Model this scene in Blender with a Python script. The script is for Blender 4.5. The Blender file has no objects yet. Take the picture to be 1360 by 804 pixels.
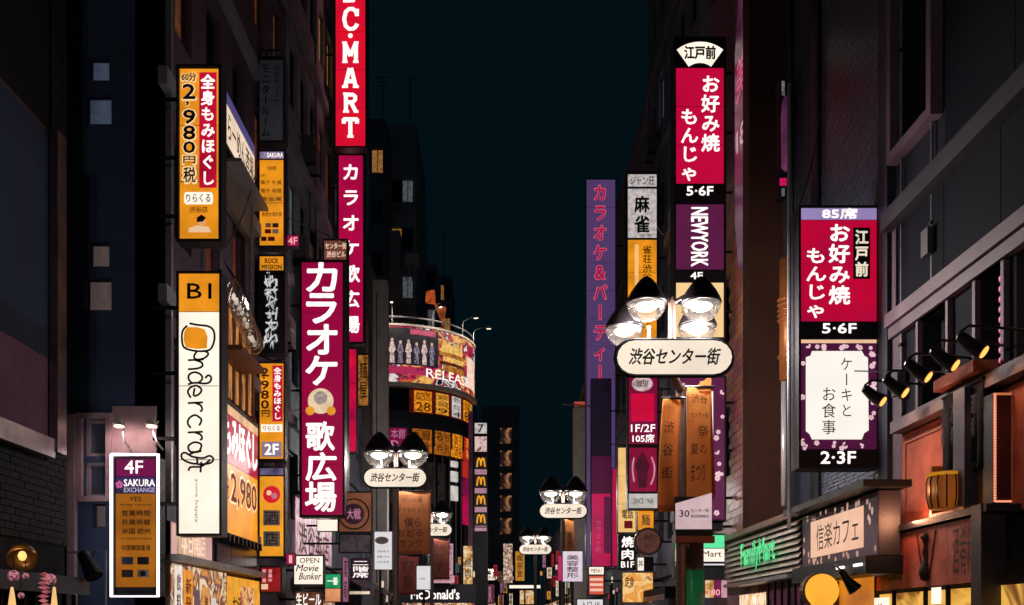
import bpy, math, random
from mathutils import Vector, Matrix
random.seed(7)
SC = bpy.context.scene
COL = SC.collection
# ------------------------------------------------------------------ camera, world, exposure
F, CX, HY, EYE = 1322.0, 660.0, 829.0, 1.6          # focal length in photo pixels, vanishing point, eye height
cd = bpy.data.cameras.new("camera"); cam = bpy.data.objects.new("camera", cd); COL.objects.link(cam)
cam.location = (0, 0, EYE); cam.rotation_euler = (math.radians(90), 0, 0)
cd.sensor_fit = 'HORIZONTAL'; cd.sensor_width = 36.0; cd.lens = F/1360*36
cd.shift_x = (680-CX)/1360.0; cd.shift_y = (HY-402)/1360.0
cd.clip_start = 0.1; cd.clip_end = 3000
SC.camera = cam
W = bpy.data.worlds.new("World"); SC.world = W; W.use_nodes = True
bg = W.node_tree.nodes['Background']
bg.inputs[0].default_value = (0.0006, 0.0050, 0.0076, 1); bg.inputs[1].default_value = 1.0
SC.view_settings.view_transform = 'Standard'; SC.view_settings.look = 'None'
SC.view_settings.exposure = 0.0; SC.view_settings.gamma = 1.0
SC.render.engine = 'CYCLES'
SC.cycles.use_denoising = True
SC.cycles.max_bounces = 6; SC.cycles.transparent_max_bounces = 16
SC.cycles.sample_clamp_indirect = 4.0; SC.cycles.caustics_reflective = False; SC.cycles.caustics_refractive = False

# ------------------------------------------------------------------ materials
def lin(h):
    h = h.lstrip('#') or '808080'; r = []
    for i in (0, 2, 4):
        c = int(h[i:i+2], 16)/255; r.append(c/12.92 if c <= .04045 else ((c+.055)/1.055)**2.4)
    return (r[0], r[1], r[2], 1)
MC = {}
def mat(key, hx, rough=.7, metal=0., var=.35, scale=3., bump=.15, spec=.5, stretch=(1, 1, 1)):
    if key in MC: return MC[key]
    if rough >= .7: spec = min(spec, .15)
    m = bpy.data.materials.new(key); m.use_nodes = True; nt = m.node_tree; b = nt.nodes['Principled BSDF']
    c = lin(hx); tc = nt.nodes.new('ShaderNodeTexCoord'); mp = nt.nodes.new('ShaderNodeMapping'); mp.inputs['Scale'].default_value = stretch
    nt.links.new(tc.outputs['Object'], mp.inputs[0])
    n = nt.nodes.new('ShaderNodeTexNoise'); n.inputs['Scale'].default_value = scale; n.inputs['Detail'].default_value = 8
    n.inputs['Roughness'].default_value = .65; nt.links.new(mp.outputs[0], n.inputs['Vector'])
    r = nt.nodes.new('ShaderNodeValToRGB'); r.color_ramp.elements[0].position = .3; r.color_ramp.elements[1].position = .72
    r.color_ramp.elements[0].color = tuple(x*(1-var) for x in c[:3])+(1,); r.color_ramp.elements[1].color = tuple(min(1, x*(1+var*.6)) for x in c[:3])+(1,)
    nt.links.new(n.outputs[0], r.inputs[0]); nt.links.new(r.outputs[0], b.inputs['Base Color'])
    b.inputs['Roughness'].default_value = rough; b.inputs['Metallic'].default_value = metal; b.inputs['Specular IOR Level'].default_value = spec
    if bump:
        n2 = nt.nodes.new('ShaderNodeTexNoise'); n2.inputs['Scale'].default_value = 40; n2.inputs['Detail'].default_value = 4
        nt.links.new(tc.outputs['Object'], n2.inputs['Vector'])
        bp = nt.nodes.new('ShaderNodeBump'); bp.inputs['Strength'].default_value = bump; bp.inputs['Distance'].default_value = .02
        nt.links.new(n2.outputs[0], bp.inputs['Height']); nt.links.new(bp.outputs[0], b.inputs['Normal'])
    MC[key] = m; return m
def emit(key, hx, st=1., mot=.12, scale=2.5, hx2=None, rough=.35, stretch=(1, 1, 1)):
    """a back-lit acrylic face: gives off light, a little uneven from the tubes behind it"""
    if key in MC: return MC[key]
    m = bpy.data.materials.new(key); m.use_nodes = True; nt = m.node_tree; b = nt.nodes['Principled BSDF']
    c = lin(hx); c2 = lin(hx2) if hx2 else tuple(x*(1-mot*2.2) for x in c[:3])+(1,)
    tc = nt.nodes.new('ShaderNodeTexCoord'); mp = nt.nodes.new('ShaderNodeMapping'); mp.inputs['Scale'].default_value = stretch
    nt.links.new(tc.outputs['Object'], mp.inputs[0])
    n = nt.nodes.new('ShaderNodeTexNoise'); n.inputs['Scale'].default_value = scale; n.inputs['Detail'].default_value = 5
    nt.links.new(mp.outputs[0], n.inputs['Vector'])
    r = nt.nodes.new('ShaderNodeValToRGB'); r.color_ramp.elements[0].position = .32; r.color_ramp.elements[1].position = .62
    r.color_ramp.elements[0].color = c2; r.color_ramp.elements[1].color = c
    nt.links.new(n.outputs[0], r.inputs[0]); nt.links.new(r.outputs[0], b.inputs['Emission Color'])
    b.inputs['Base Color'].default_value = tuple(x*.15 for x in c[:3])+(1,)
    b.inputs['Emission Strength'].default_value = st; b.inputs['Roughness'].default_value = rough
    MC[key] = m; return m
def print_mat(key, cols, scale=3., st=1., stretch=(1, 1, 1), kind='VORONOI', base=False):
    """flat colour print with several inks (posters, pictures)"""
    if key in MC: return MC[key]
    m = bpy.data.materials.new(key); m.use_nodes = True; nt = m.node_tree; b = nt.nodes['Principled BSDF']
    tc = nt.nodes.new('ShaderNodeTexCoord'); mp = nt.nodes.new('ShaderNodeMapping'); mp.inputs['Scale'].default_value = stretch
    nt.links.new(tc.outputs['Object'], mp.inputs[0])
    n = nt.nodes.new('ShaderNodeTexNoise'); n.inputs['Scale'].default_value = scale; n.inputs['Detail'].default_value = 3.5; n.inputs['Distortion'].default_value = .8
    nt.links.new(mp.outputs[0], n.inputs['Vector'])
    r = nt.nodes.new('ShaderNodeValToRGB'); r.color_ramp.interpolation = 'CONSTANT' if kind == 'CONST' else 'EASE'
    k = len(cols)
    while len(r.color_ramp.elements) < k: r.color_ramp.elements.new(.5)
    for i, hx in enumerate(cols):
        r.color_ramp.elements[i].position = .3+.42*i/max(1, k-1); r.color_ramp.elements[i].color = lin(hx)
    nt.links.new(n.outputs[0], r.inputs[0])
    if base: nt.links.new(r.outputs[0], b.inputs['Base Color'])
    else:
        nt.links.new(r.outputs[0], b.inputs['Emission Color']); b.inputs['Emission Strength'].default_value = st
        b.inputs['Base Color'].default_value = (.03, .03, .03, 1)
    b.inputs['Roughness'].default_value = .4
    MC[key] = m; return m
def clear_glass():
    if 'clear_glass' in MC: return MC['clear_glass']
    m = bpy.data.materials.new('clear_glass'); m.use_nodes = True; nt = m.node_tree; nt.nodes.clear()
    o = nt.nodes.new('ShaderNodeOutputMaterial'); t = nt.nodes.new('ShaderNodeBsdfTransparent'); g = nt.nodes.new('ShaderNodeBsdfGlossy')
    d = nt.nodes.new('ShaderNodeBsdfTranslucent'); d.inputs[0].default_value = (.95, .88, .8, 1)
    g.inputs['Roughness'].default_value = .08; t.inputs[0].default_value = (.93, .93, .93, 1)
    fr = nt.nodes.new('ShaderNodeLayerWeight'); fr.inputs[0].default_value = .3
    m1 = nt.nodes.new('ShaderNodeMixShader'); nt.links.new(fr.outputs['Facing'], m1.inputs[0]); nt.links.new(t.outputs[0], m1.inputs[1]); nt.links.new(g.outputs[0], m1.inputs[2])
    w = nt.nodes.new('ShaderNodeTexWave'); w.inputs['Scale'].default_value = 9; w.inputs['Distortion'].default_value = 2
    mm = nt.nodes.new('ShaderNodeMath'); mm.operation = 'MULTIPLY'; mm.inputs[1].default_value = .012; nt.links.new(w.outputs['Fac'], mm.inputs[0])
    m2 = nt.nodes.new('ShaderNodeMixShader'); nt.links.new(mm.outputs[0], m2.inputs[0]); nt.links.new(m1.outputs[0], m2.inputs[1]); nt.links.new(d.outputs[0], m2.inputs[2])
    nt.links.new(m2.outputs[0], o.inputs[0]); MC['clear_glass'] = m; return m

DARK = mat('black_metal', '1c1e24', .45, .6, .3)
FRAME = mat('sign_frame', '24222a', .5, .3, .3)
STEEL = mat('steel', '9a9aa0', .35, .45, .2)
GREYM = mat('grey_paint', '6a6a72', .5, .2, .3)
CONC_D = mat('dark_concrete', '8a8c96', .85, 0, .45, 1.2)
CONC = mat('grey_concrete', '8d8f96', .85, 0, .35, 1.2)
CONC_B = mat('blue_grey_concrete', '7c8294', .8, 0, .4, 1.)
BROWN = mat('brown_panel', '4a342c', .6, 0, .35, 2)
GLASS = mat('window_glass', '10141c', .08, 0, .3, 1., 0, 1.)
FRAMEW = mat('window_frame_metal', '4c4d55', .4, .6, .2)
WHITE_L = emit('white_letter', 'fff4ee', 1.5, .17, 9)
BLACKP = mat('black_print', '0c0b0e', .6, 0, .1, 5, 0)
def ink(key, hx): return mat('ink_'+key, hx, .6, 0, .1, 5, 0)
E_OR = emit('orange_lit', 'f99c20', 1., .2, 1.6)
E_YE = emit('yellow_lit', 'fba62a', 1., .17, 2)
E_RED = emit('red_lit', 'd01038', 1., .24, 1.5, None)
E_CRIM = emit('crimson_lit', 'a3083f', 1., .08, 1.2)
E_PURP = emit('purple_lit', '5c1c45', 1., .08, 2)
E_CREAM = emit('cream_lit', 'fff0de', 1.2, .1, 1.5)
E_PEACH = emit('peach_lit', 'f3c3a0', 1., .08, 3)
E_NEON = emit('neon_white', 'fff2f8', 7., .02)

def cloth(key, hx, hx2=None):
    if key in MC: return MC[key]
    m = mat(key, hx, .85, 0, .35, 3, .1); nt = m.node_tree; o = nt.nodes['Material Output']; b = nt.nodes['Principled BSDF']
    t = nt.nodes.new('ShaderNodeBsdfTranslucent'); t.inputs[0].default_value = lin(hx); mx = nt.nodes.new('ShaderNodeMixShader'); mx.inputs[0].default_value = .5
    nt.links.new(b.outputs[0], mx.inputs[1]); nt.links.new(t.outputs[0], mx.inputs[2]); nt.links.new(mx.outputs[0], o.inputs[0]); return m
# ------------------------------------------------------------------ mesh builder
class MB:
    def __init__(s): s.v = []; s.f = []
    def add(s, vs, fs):
        o = len(s.v); s.v += [tuple(p) for p in vs]; s.f += [tuple(i+o for i in f) for f in fs]; return s
    def box(s, x0, x1, y0, y1, z0, z1):
        if x0 > x1: x0, x1 = x1, x0
        if y0 > y1: y0, y1 = y1, y0
        if z0 > z1: z0, z1 = z1, z0
        return s.add([(x0, y0, z0), (x1, y0, z0), (x1, y1, z0), (x0, y1, z0), (x0, y0, z1), (x1, y0, z1), (x1, y1, z1), (x0, y1, z1)],
                     [(0, 3, 2, 1), (4, 5, 6, 7), (0, 1, 5, 4), (1, 2, 6, 5), (2, 3, 7, 6), (3, 0, 4, 7)])
    def prism(s, pts, y0, y1):      # polygon given in x,z counter-clockwise seen from -y, front at y0
        n = len(pts)
        return s.add([(p[0], y0, p[1]) for p in pts]+[(p[0], y1, p[1]) for p in pts],
                     [tuple(range(n)), tuple(reversed(range(n, 2*n)))]+[(i, i+n, (i+1) % n+n, (i+1) % n) for i in range(n)])
    def quadprism(s, a, b, c, d, t):  # four 3d points, thickness vector t
        t = Vector(t); A = [Vector(p) for p in (a, b, c, d)]
        return s.add(A+[p+t for p in A], [(0, 1, 2, 3), (7, 6, 5, 4)]+[(i, i+4, (i+1) % 4+4, (i+1) % 4) for i in range(4)])
    def tube(s, pts, r, n=8):
        pts = [Vector(p) for p in pts]; rings = []
        rr = r if isinstance(r, (list, tuple)) else [r]*len(pts)
        for i, p in enumerate(pts):
            t = (pts[min(i+1, len(pts)-1)]-pts[max(i-1, 0)]).normalized()
            a = t.orthogonal().normalized() if i == 0 else (a-t*a.dot(t)).normalized()
            b = t.cross(a)
            rings.append([p+a*math.cos(2*math.pi*k/n)*rr[i]+b*math.sin(2*math.pi*k/n)*rr[i] for k in range(n)])
        vs = [v for R in rings for v in R]; fs = []
        for i in range(len(pts)-1):
            for k in range(n): fs.append((i*n+k, i*n+(k+1) % n, (i+1)*n+(k+1) % n, (i+1)*n+k))
        fs.append(tuple(reversed(range(n)))); fs.append(tuple(range((len(pts)-1)*n, len(pts)*n)))
        return s.add(vs, fs)
    def lathe(s, prof, c=(0, 0, 0), n=20):   # profile (r, z)
        vs = []; fs = []
        for r, z in prof:
            for k in range(n): vs.append((c[0]+r*math.cos(2*math.pi*k/n), c[1]+r*math.sin(2*math.pi*k/n), c[2]+z))
        for i in range(len(prof)-1):
            for k in range(n): fs.append((i*n+k, i*n+(k+1) % n, (i+1)*n+(k+1) % n, (i+1)*n+k))
        if prof[0][0] > 1e-4: fs.append(tuple(reversed(range(n))))
        return s.add(vs, fs)
    def disc(s, cx, cz, r, y0, y1, n=24, rz=None):
        rz = rz or r
        return s.prism([(cx+r*math.cos(2*math.pi*k/n), cz+rz*math.sin(2*math.pi*k/n)) for k in range(n)], y0, y1)
    def ribbon(s, pts, w, y0, y1):     # brush stroke in x,z
        P2 = [Vector((p[0], p[1])) for p in pts]; L = []; R = []
        for i, p in enumerate(P2):
            t = (P2[min(i+1, len(P2)-1)]-P2[max(i-1, 0)])
            t = t.normalized() if t.length > 1e-9 else Vector((1, 0)); nrm = Vector((-t.y, t.x))
            ww = (w[i] if isinstance(w, (list, tuple)) else w)/2
            L.append(p+nrm*ww); R.append(p-nrm*ww)
        n = len(P2); vs = [(p.x, y0, p.y) for p in L]+[(p.x, y0, p.y) for p in R]+[(p.x, y1, p.y) for p in L]+[(p.x, y1, p.y) for p in R]; fs = []
        for i in range(n-1):
            fs += [(i, n+i, n+i+1, i+1), (2*n+i, 2*n+i+1, 3*n+i+1, 3*n+i), (i, i+1, 2*n+i+1, 2*n+i), (n+i, 3*n+i, 3*n+i+1, n+i+1)]
        fs += [(0, 2*n, 3*n, n), (n-1, 2*n-1, 4*n-1, 3*n-1)]
        return s.add(vs, fs)
    def mesh(s, name, m, smooth=False):
        me = bpy.data.meshes.new(name); me.from_pydata(s.v, [], s.f); me.materials.append(m)
        if smooth: me.shade_smooth()
        return me
    def obj(s, name, m, parent=None, smooth=False):
        o = bpy.data.objects.new(name, s.mesh(name, m, smooth)); COL.objects.link(o); o.parent = parent; return o
def box(name, m, par, x0, x1, y0, y1, z0, z1): return MB().box(x0, x1, y0, y1, z0, z1).obj(name, m, par)
def tag(o, label=None, cat=None, group=None, kind=None):
    if label: o['label'] = label
    if cat: o['category'] = cat
    if group: o['group'] = group
    if kind: o['kind'] = kind
    return o
def dup(root, loc, rz=None, label=None):
    r = root.copy(); COL.objects.link(r); r.location = loc
    if rz is not None: r.rotation_euler = (0, 0, rz)
    if label: r['label'] = label
    for ch in list(root.children):
        c = ch.copy(); COL.objects.link(c); c.parent = r
        for g in ch.children:
            d = g.copy(); COL.objects.link(d); d.parent = c
    return r

# ------------------------------------------------------------------ lettering
GC = {}
def glyph(st, bold=.0, shear=0.):
    k = (st, bold, shear)
    if k in GC: return GC[k]
    cu = bpy.data.curves.new('t', 'FONT'); cu.body = st; cu.offset = bold; cu.shear = shear; cu.resolution_u = 2
    ob = bpy.data.objects.new('t', cu); me = bpy.data.meshes.new_from_object(ob)
    vs = [(v.co.x, v.co.y) for v in me.vertices]; fs = [tuple(p.vertices) for p in me.polygons]
    bpy.data.objects.remove(ob); bpy.data.meshes.remove(me); bpy.data.curves.remove(cu)
    GC[k] = (vs, fs); return GC[k]
def bounds(vs):
    xs = [v[0] for v in vs]; zs = [v[1] for v in vs]; return min(xs), max(xs), min(zs), max(zs)
def lay(st, x0, x1, z0, z1, vertical=False, bold=.02, shear=0., rot=False, keep=False, pad=.06):
    """letters fitted in a rectangle: list of (verts2d, faces)"""
    if x0 > x1: x0, x1 = x1, x0
    if z0 > z1: z0, z1 = z1, z0
    out = []
    if vertical:
        n = len(st); h = (z1-z0)/n; cx = (x0+x1)/2
        for i, ch in enumerate(st):
            if ch == ' ': continue
            vs, fs = glyph(ch, 0.)
            if not vs: continue
            cz = z1-h*(i+.5); a, b, c, d = bounds(vs)
            if ch in 'ー－': vs = [(v[1]-.38+.5, .5-(v[0]-.5)-.12+0*v[1]) for v in vs]; vs = [(v[0], v[1]) for v in vs]; a, b, c, d = bounds(vs); mx, mz = (a+b)/2, (c+d)/2
            elif ch.isascii(): mx, mz = (a+b)/2, (c+d)/2
            else: mx, mz = .5, .38
            sx = (x1-x0)/(1.0 if not ch.isascii() else .8); sz = h/(1.0 if not ch.isascii() else .86)*(1-pad)
            out.append(([(cx+(v[0]-mx)*sx, cz+(v[1]-mz)*sz) for v in vs], fs))
        return out
    vs, fs = glyph(st, 0., shear)
    if not vs: return out
    if rot: vs = [(v[1], -v[0]) for v in vs]
    a, b, c, d = bounds(vs); sx = (x1-x0)/max(1e-6, b-a); sz = (z1-z0)/max(1e-6, d-c)
    if keep: sx = sz = min(sx, sz)
    mx, mz = (a+b)/2, (c+d)/2; cx, cz = (x0+x1)/2, (z0+z1)/2
    return [([(cx+(v[0]-mx)*sx, cz+(v[1]-mz)*sz) for v in vs], fs)]
def fatten(mb, L, bold, y):
    """bold lettering: each outline repeated a hair behind itself, shifted all round by the extra stroke width"""
    for vs, fs in L:
        mb.add([(v[0], y, v[1]) for v in vs], fs)
        if bold > 0:
            a, b, c, d = bounds(vs); r = bold*BS[0]*.62
            for k in range(8):
                t = math.pi*k/4; mb.add([(v[0]+r*math.cos(t), y+.0004*(k+1), v[1]+r*math.sin(t)) for v in vs], fs)
BS = [1.]
def em(args, kw):
    x0, x1, z0, z1 = [abs(q) if 0 else q for q in args[1:5]]; st = args[0]; w, h = abs(x1-x0), abs(z1-z0)
    if kw.get('vertical'): return min(w, h/max(1, len(st)))
    if kw.get('rot'): return min(w, h/max(1, len(st))*1.5)
    return min(h, w/max(1, len(st))*1.5)
def text(parent, st, x0, x1, z0, z1, m, y=-.012, name='lettering', **k):
    mb = MB()
    BS[0] = em((st, x0, x1, z0, z1), k); fatten(mb, lay(st, x0, x1, z0, z1, **k), k.get('bold', .02), y)
    if not mb.v: return None
    return mb.obj(name, m, parent)
def texts(parent, items, m, y=-.012, name='lettering'):
    """several lines of one sign's print in one colour; items (string, x0,x1,z0,z1, kwargs)"""
    for it in items:
        mb = MB(); kw = it[5] if len(it) > 5 else {}
        BS[0] = em(it[:5], kw); fatten(mb, lay(*it[:5], **kw), kw.get('bold', .02), y)
        mb.obj(name, m, parent)

# ------------------------------------------------------------------ placed things
def P(px, py, d): return Vector(((px-CX)/F*d, d, EYE+(HY-py)/F*d))
class Front:
    """thing whose face looks down the street to the camera, at distance d"""
    def __init__(s, name, label, cat, px0, px1, py0, py1, d, group=None):
        s.d = d; s.s = d/F; s.pc = (px0+px1)/2; s.pb = py1; s.b = (px0, px1, py0, py1)
        s.o = bpy.data.objects.new(name, None); COL.objects.link(s.o); s.o.location = P(s.pc, py1, d); tag(s.o, label, cat, group)
    def X(s, px): return (px-s.pc)*s.s
    def Z(s, py): return (s.pb-py)*s.s
    def panel(s, m, px0, px1, py0, py1, k=1, name='panel', y1=0.):
        o = box(name, m, s.o, s.X(px0), s.X(px1), -.007*k, y1, s.Z(py1), s.Z(py0)); h = s.Z(py0)-s.Z(py1)
        if h > 1.5 and name == 'panel' and k == 1:      # acrylic sheets meet at dark joints
            n = int(h/1.1)+1
            for i in range(1, n): z = s.Z(py1)+h*i/n; box('joint', mat('joint_dark', '3a2428', .6), s.o, s.X(px0)+.003, s.X(px1)-.003, -.007*k-.002, -.007*k-.0004, z-.004, z+.004)
        return o
    def text(s, st, px0, px1, py0, py1, m, k=1, **kw): return text(s.o, st, s.X(px0), s.X(px1), s.Z(py1), s.Z(py0), m, y=-.007*k-.004, **kw)
    def texts(s, items, m, k=1):
        return texts(s.o, [(it[0], s.X(it[1]), s.X(it[2]), s.Z(it[4]), s.Z(it[3]))+tuple(it[5:]) for it in items], m, y=-.007*k-.004)
class Wall(Front):
    """thing flat against a street wall at x = xw (left walls negative)"""
    def __init__(s, name, label, cat, xw, px0, px1, z0, z1, group=None):
        s.xw = xw; s.left = xw < 0; ya, yb = abs(xw*F/(px0-CX)), abs(xw*F/(px1-CX)); s.y0, s.y1 = min(ya, yb), max(ya, yb)
        s.org = s.y0 if s.left else s.y1; s.z0 = z0
        s.o = bpy.data.objects.new(name, None); COL.objects.link(s.o); s.o.location = (xw, s.org, z0)
        s.o.rotation_euler = (0, 0, math.radians(90 if s.left else -90)); tag(s.o, label, cat, group); s.len = s.y1-s.y0; s.h = z1-z0
    def X(s, px):
        y = abs(s.xw*F/(px-CX)); return y-s.org if s.left else s.org-y
    def Zw(s, z): return z-s.z0
    def panelw(s, m, px0, px1, z0, z1, k=1, name='panel', y1=0.):
        return box(name, m, s.o, s.X(px0), s.X(px1), -.007*k, y1, z0-s.z0, z1-s.z0)
    def textw(s, st, px0, px1, z0, z1, m, k=1, **kw): return text(s.o, st, s.X(px0), s.X(px1), z0-s.z0, z1-s.z0, m, y=-.007*k-.004, **kw)
XL, XR = -4.5, 4.7
def rim(par, x0, x1, z0, z1, w, m, yf=-.03, yb=.0, name='frame'):
    mb = MB()
    o = [(x0, z0), (x1, z0), (x1, z1), (x0, z1)]; i = [(x0+w, z0+w), (x1-w, z0+w), (x1-w, z1-w), (x0+w, z1-w)]
    vs = [(p[0], yf, p[1]) for p in o+i]+[(p[0], yb, p[1]) for p in o+i]; fs = []
    for k in range(4):
        j = (k+1) % 4; fs += [(k, j, 4+j, 4+k), (8+k, 12+k, 12+j, 8+j), (k, 8+k, 8+j, j), (4+k, 4+j, 12+j, 12+k)]
    mb.add(vs, fs); return mb.obj(name, m, par)
def sign(name, label, cat, px0, px1, py0, py1, d, depth=.22, side=None, group=None, fm=None, fw=.03, nb=3, wallx=None):
    T = Front(name, label, cat, px0, px1, py0, py1, d, group)
    x0, x1, z1 = T.X(px0), T.X(px1), T.Z(py0)
    box('cabinet', fm or FRAME, T.o, x0, x1, 0, depth, 0, z1)
    if fw: rim(T.o, x0, x1, 0, z1, fw, fm or FRAME)
    if side:
        wx = (wallx if wallx is not None else (XL if side == 'L' else XR))-T.o.location.x
        for i in range(nb):
            z = z1*(i+.5)/nb
            if side == 'L' and wx < x0-.02: MB().tube([(x0-.003, depth/2, z), (wx, depth/2, z)], .025, 6).obj('bracket', DARK, T.o)
            if side == 'R' and wx > x1+.02: MB().tube([(x1+.003, depth/2, z), (wx, depth/2, z)], .025, 6).obj('bracket', DARK, T.o)
    return T

# ------------------------------------------------------------------ buildings
def grid_wall(par, rects, x0, x1, z0, z1, m, reveal=.16, name='wall', depth=0.3, sides=True):
    xs = sorted({x0, x1} | {r[0] for r in rects} | {r[1] for r in rects}); zs = sorted({z0, z1} | {r[2] for r in rects} | {r[3] for r in rects})
    V = {}; vs = []; fs = []
    def v(x, y, z):
        k = (round(x, 4), round(y, 4), round(z, 4))
        if k not in V: V[k] = len(vs); vs.append((x, y, z))
        return V[k]
    for i in range(len(xs)-1):
        for j in range(len(zs)-1):
            a, b, c, d = xs[i], xs[i+1], zs[j], zs[j+1]; mx, mz = (a+b)/2, (c+d)/2
            if any(r[0] < mx < r[1] and r[2] < mz < r[3] for r in rects): continue
            fs.append((v(a, 0, c), v(b, 0, c), v(b, 0, d), v(a, 0, d)))
    for a, b, c, d in [r[:4] for r in rects]:
        q = [(a, c), (b, c), (b, d), (a, d)]
        for k in range(4):
            p, n = q[k], q[(k+1) % 4]; fs.append((v(p[0], 0, p[1]), v(p[0], reveal, p[1]), v(n[0], reveal, n[1]), v(n[0], 0, n[1])))
    q = [(x0, z0), (x1, z0), (x1, z1), (x0, z1)]
    if sides:
        for k in range(4):
            p, n = q[k], q[(k+1) % 4]; fs.append((v(p[0], 0, p[1]), v(n[0], 0, n[1]), v(n[0], depth, n[1]), v(p[0], depth, p[1])))
        fs.append(tuple(v(p[0], depth, p[1]) for p in reversed(q)))
    return MB().add(vs, fs).obj(name, m, par)
WM = {}
def window(par, a, b, c, d, pane=None, y=.12, frame=None, mull=1, trans=0, fw=.04, label=None):
    key = (round(b-a, 3), round(d-c, 3), mull, trans, fw, (frame or FRAMEW).name, (pane or GLASS).name)
    if key not in WM:
        w, h = b-a, d-c; mb = MB()
        mb.box(-w/2, w/2, -.03, .03, 0, fw); mb.box(-w/2, w/2, -.03, .03, h-fw, h)
        mb.box(-w/2, -w/2+fw, -.028, .028, fw, h-fw); mb.box(w/2-fw, w/2, -.028, .028, fw, h-fw)
        for i in range(mull):
            x = -w/2+w*(i+1)/(mull+1); mb.box(x-fw/2, x+fw/2, -.025, .025, fw, h-fw)
        for i in range(trans):
            z = h*(i+1)/(trans+1); mb.box(-w/2+fw, w/2-fw, -.022, .022, z-fw/2, z+fw/2)
        WM[key] = (mb.mesh('window', frame or FRAMEW), MB().box(-w/2, w/2, .0, .012, 0, h).mesh('pane', pane or GLASS))
    f, g = WM[key]
    fo = bpy.data.objects.new('window', f); COL.objects.link(fo); fo.parent = par; fo.location = ((a+b)/2, y, c)
    go = bpy.data.objects.new('pane', g); COL.objects.link(go); go.parent = fo
    if label: fo['label'] = label
    return fo
def building(label, loc, rz, name='building', cat='building', group=None):
    o = bpy.data.objects.new(name, None); COL.objects.link(o); o.location = loc; o.rotation_euler = (0, 0, math.radians(rz)); return tag(o, label, cat, group)
LITW = emit('lit_window_warm', 'c98a4a', .55, .3, 6); LITC = emit('lit_window_cool', '8f97a0', .3, .3, 5); LITD = emit('lit_window_dim', '9a5a3a', .35, .35, 6)
def rows(x0, x1, z0, z1, fh, n, ww, wh, sill=.9):
    R = []; p = (x1-x0)/n; z = z0
    while z+sill+wh < z1:
        for i in range(n):
            c = x0+p*(i+.5); R.append((c-ww/2, c+ww/2, z+sill, z+sill+wh))
        z += fh
    return R
def fill(par, R, y=.13, lit=.0, mull=1, trans=0, mats=None):
    for r in R:
        pane = random.choice(mats or [LITW, LITC, LITD]) if random.random() < lit else None
        window(par, *r[:4], pane=pane, y=y, mull=mull, trans=trans)
BK = {}
def laid(par, name, x0, x1, z0, z1, w, h, m, limit=300, gap=.01, t=.03, bond=True, ms=None, y=0., skip=None, order=None):
    """pieces laid in courses on a wall; the first `limit` as parts, the rest one stuff part"""
    cells = []
    j = 0; z = z0
    while z+h <= z1+.001:
        x = x0-(w/2 if bond and j % 2 else 0)
        while x < x1-.01:
            a, b = max(x, x0), min(x+w, x1)
            if b-a > w*.25 and not (skip and skip((a+b)/2, z+h/2)): cells.append((a+gap/2, b-gap/2, z+gap/2, z+h-gap/2))
            x += w
        z += h; j += 1
    if order: cells.sort(key=order)
    ms = ms or [m]; rest = MB()
    for i, (a, b, c, d) in enumerate(cells):
        if i < limit:
            mm = random.choice(ms); k = (name, round(b-a, 3), round(d-c, 3), mm.name, t)
            if k not in BK: BK[k] = MB().box(-(b-a)/2, (b-a)/2, -t, 0, -(d-c)/2, (d-c)/2).mesh(name, mm)
            o = bpy.data.objects.new(name, BK[k]); COL.objects.link(o); o.parent = par
            o.location = ((a+b)/2, y+random.uniform(-.004, .004), (c+d)/2)
        else: rest.box(a, b, y-t+random.uniform(-.004, .004), y, c, d)
    if rest.v: tag(rest.obj(name+'_work', m, par), kind='stuff')

# ---- ground, road, pavements
ASPH = mat('asphalt', '3c3c40', .55, 0, .4, 6, .4); PAVE = mat('paving', '66645f', .7, 0, .3, 5, .3)
g = box('ground', ASPH, None, -400, 400, -60, 700, -.3, -.02); tag(g, kind='structure')
g = box('road', ASPH, None, -3.0, 3.1, -20, 120, -.02, 0); tag(g, kind='structure')
for nm, a, b in (('pavement_left', -5.2, -3.0), ('pavement_right', 3.1, 5.2)):
    g = box(nm, PAVE, None, a, b, -20, 120, -.02, .12); tag(g, kind='structure')
g = box('sky_glow_ground_line', ASPH, None, -3.0, 3.1, 120, 121, -.02, .001); bpy.data.objects.remove(g)

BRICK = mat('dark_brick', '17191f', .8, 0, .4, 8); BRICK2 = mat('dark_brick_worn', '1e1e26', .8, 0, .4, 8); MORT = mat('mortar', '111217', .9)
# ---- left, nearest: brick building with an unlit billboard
B = building('dark brick building at the left edge carrying an unlit poster board', (-5.3, -4, 0), 90)
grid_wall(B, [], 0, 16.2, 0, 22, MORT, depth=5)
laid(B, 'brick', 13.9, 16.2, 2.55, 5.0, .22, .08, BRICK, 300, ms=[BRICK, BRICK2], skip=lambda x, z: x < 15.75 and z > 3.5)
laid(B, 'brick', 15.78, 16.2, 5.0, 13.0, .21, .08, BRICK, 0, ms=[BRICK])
T = Wall('poster_board', 'large unlit billboard with mauve and slate panels on the brick wall', 'billboard', -5.22, -400, 75, 3.6, 7.35)
E_SL = mat('slate_print', '2a344c', .85, 0, .3, 1.2, 0, .12); E_MV = mat('mauve_print', '5c4054', .85, 0, .3, 1.2, 0, .12)
box('cabinet', FRAME, T.o, T.X(-400), T.X(75), .0, .08, 0, T.h)
T.panelw(E_SL, -395, 62, 5.0, 7.28, 2); T.panelw(mat('print_band', '222838', .85, 0, .2, 1, 0, .12), -395, 62, 4.68, 5.0, 3); T.panelw(E_MV, -395, 62, 3.75, 4.68, 2)
T.textw('WINTER SALE', -60, 50, 3.95, 4.15, ink('dim', '4a3644'), 2) if False else None
mb = MB().box(T.X(63), T.X(75), -.12, 0, 0, T.h); mb.obj('edge_trim', mat('mirror_trim', '8e7d84', .22, .9, .5, 3), T.o)
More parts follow.
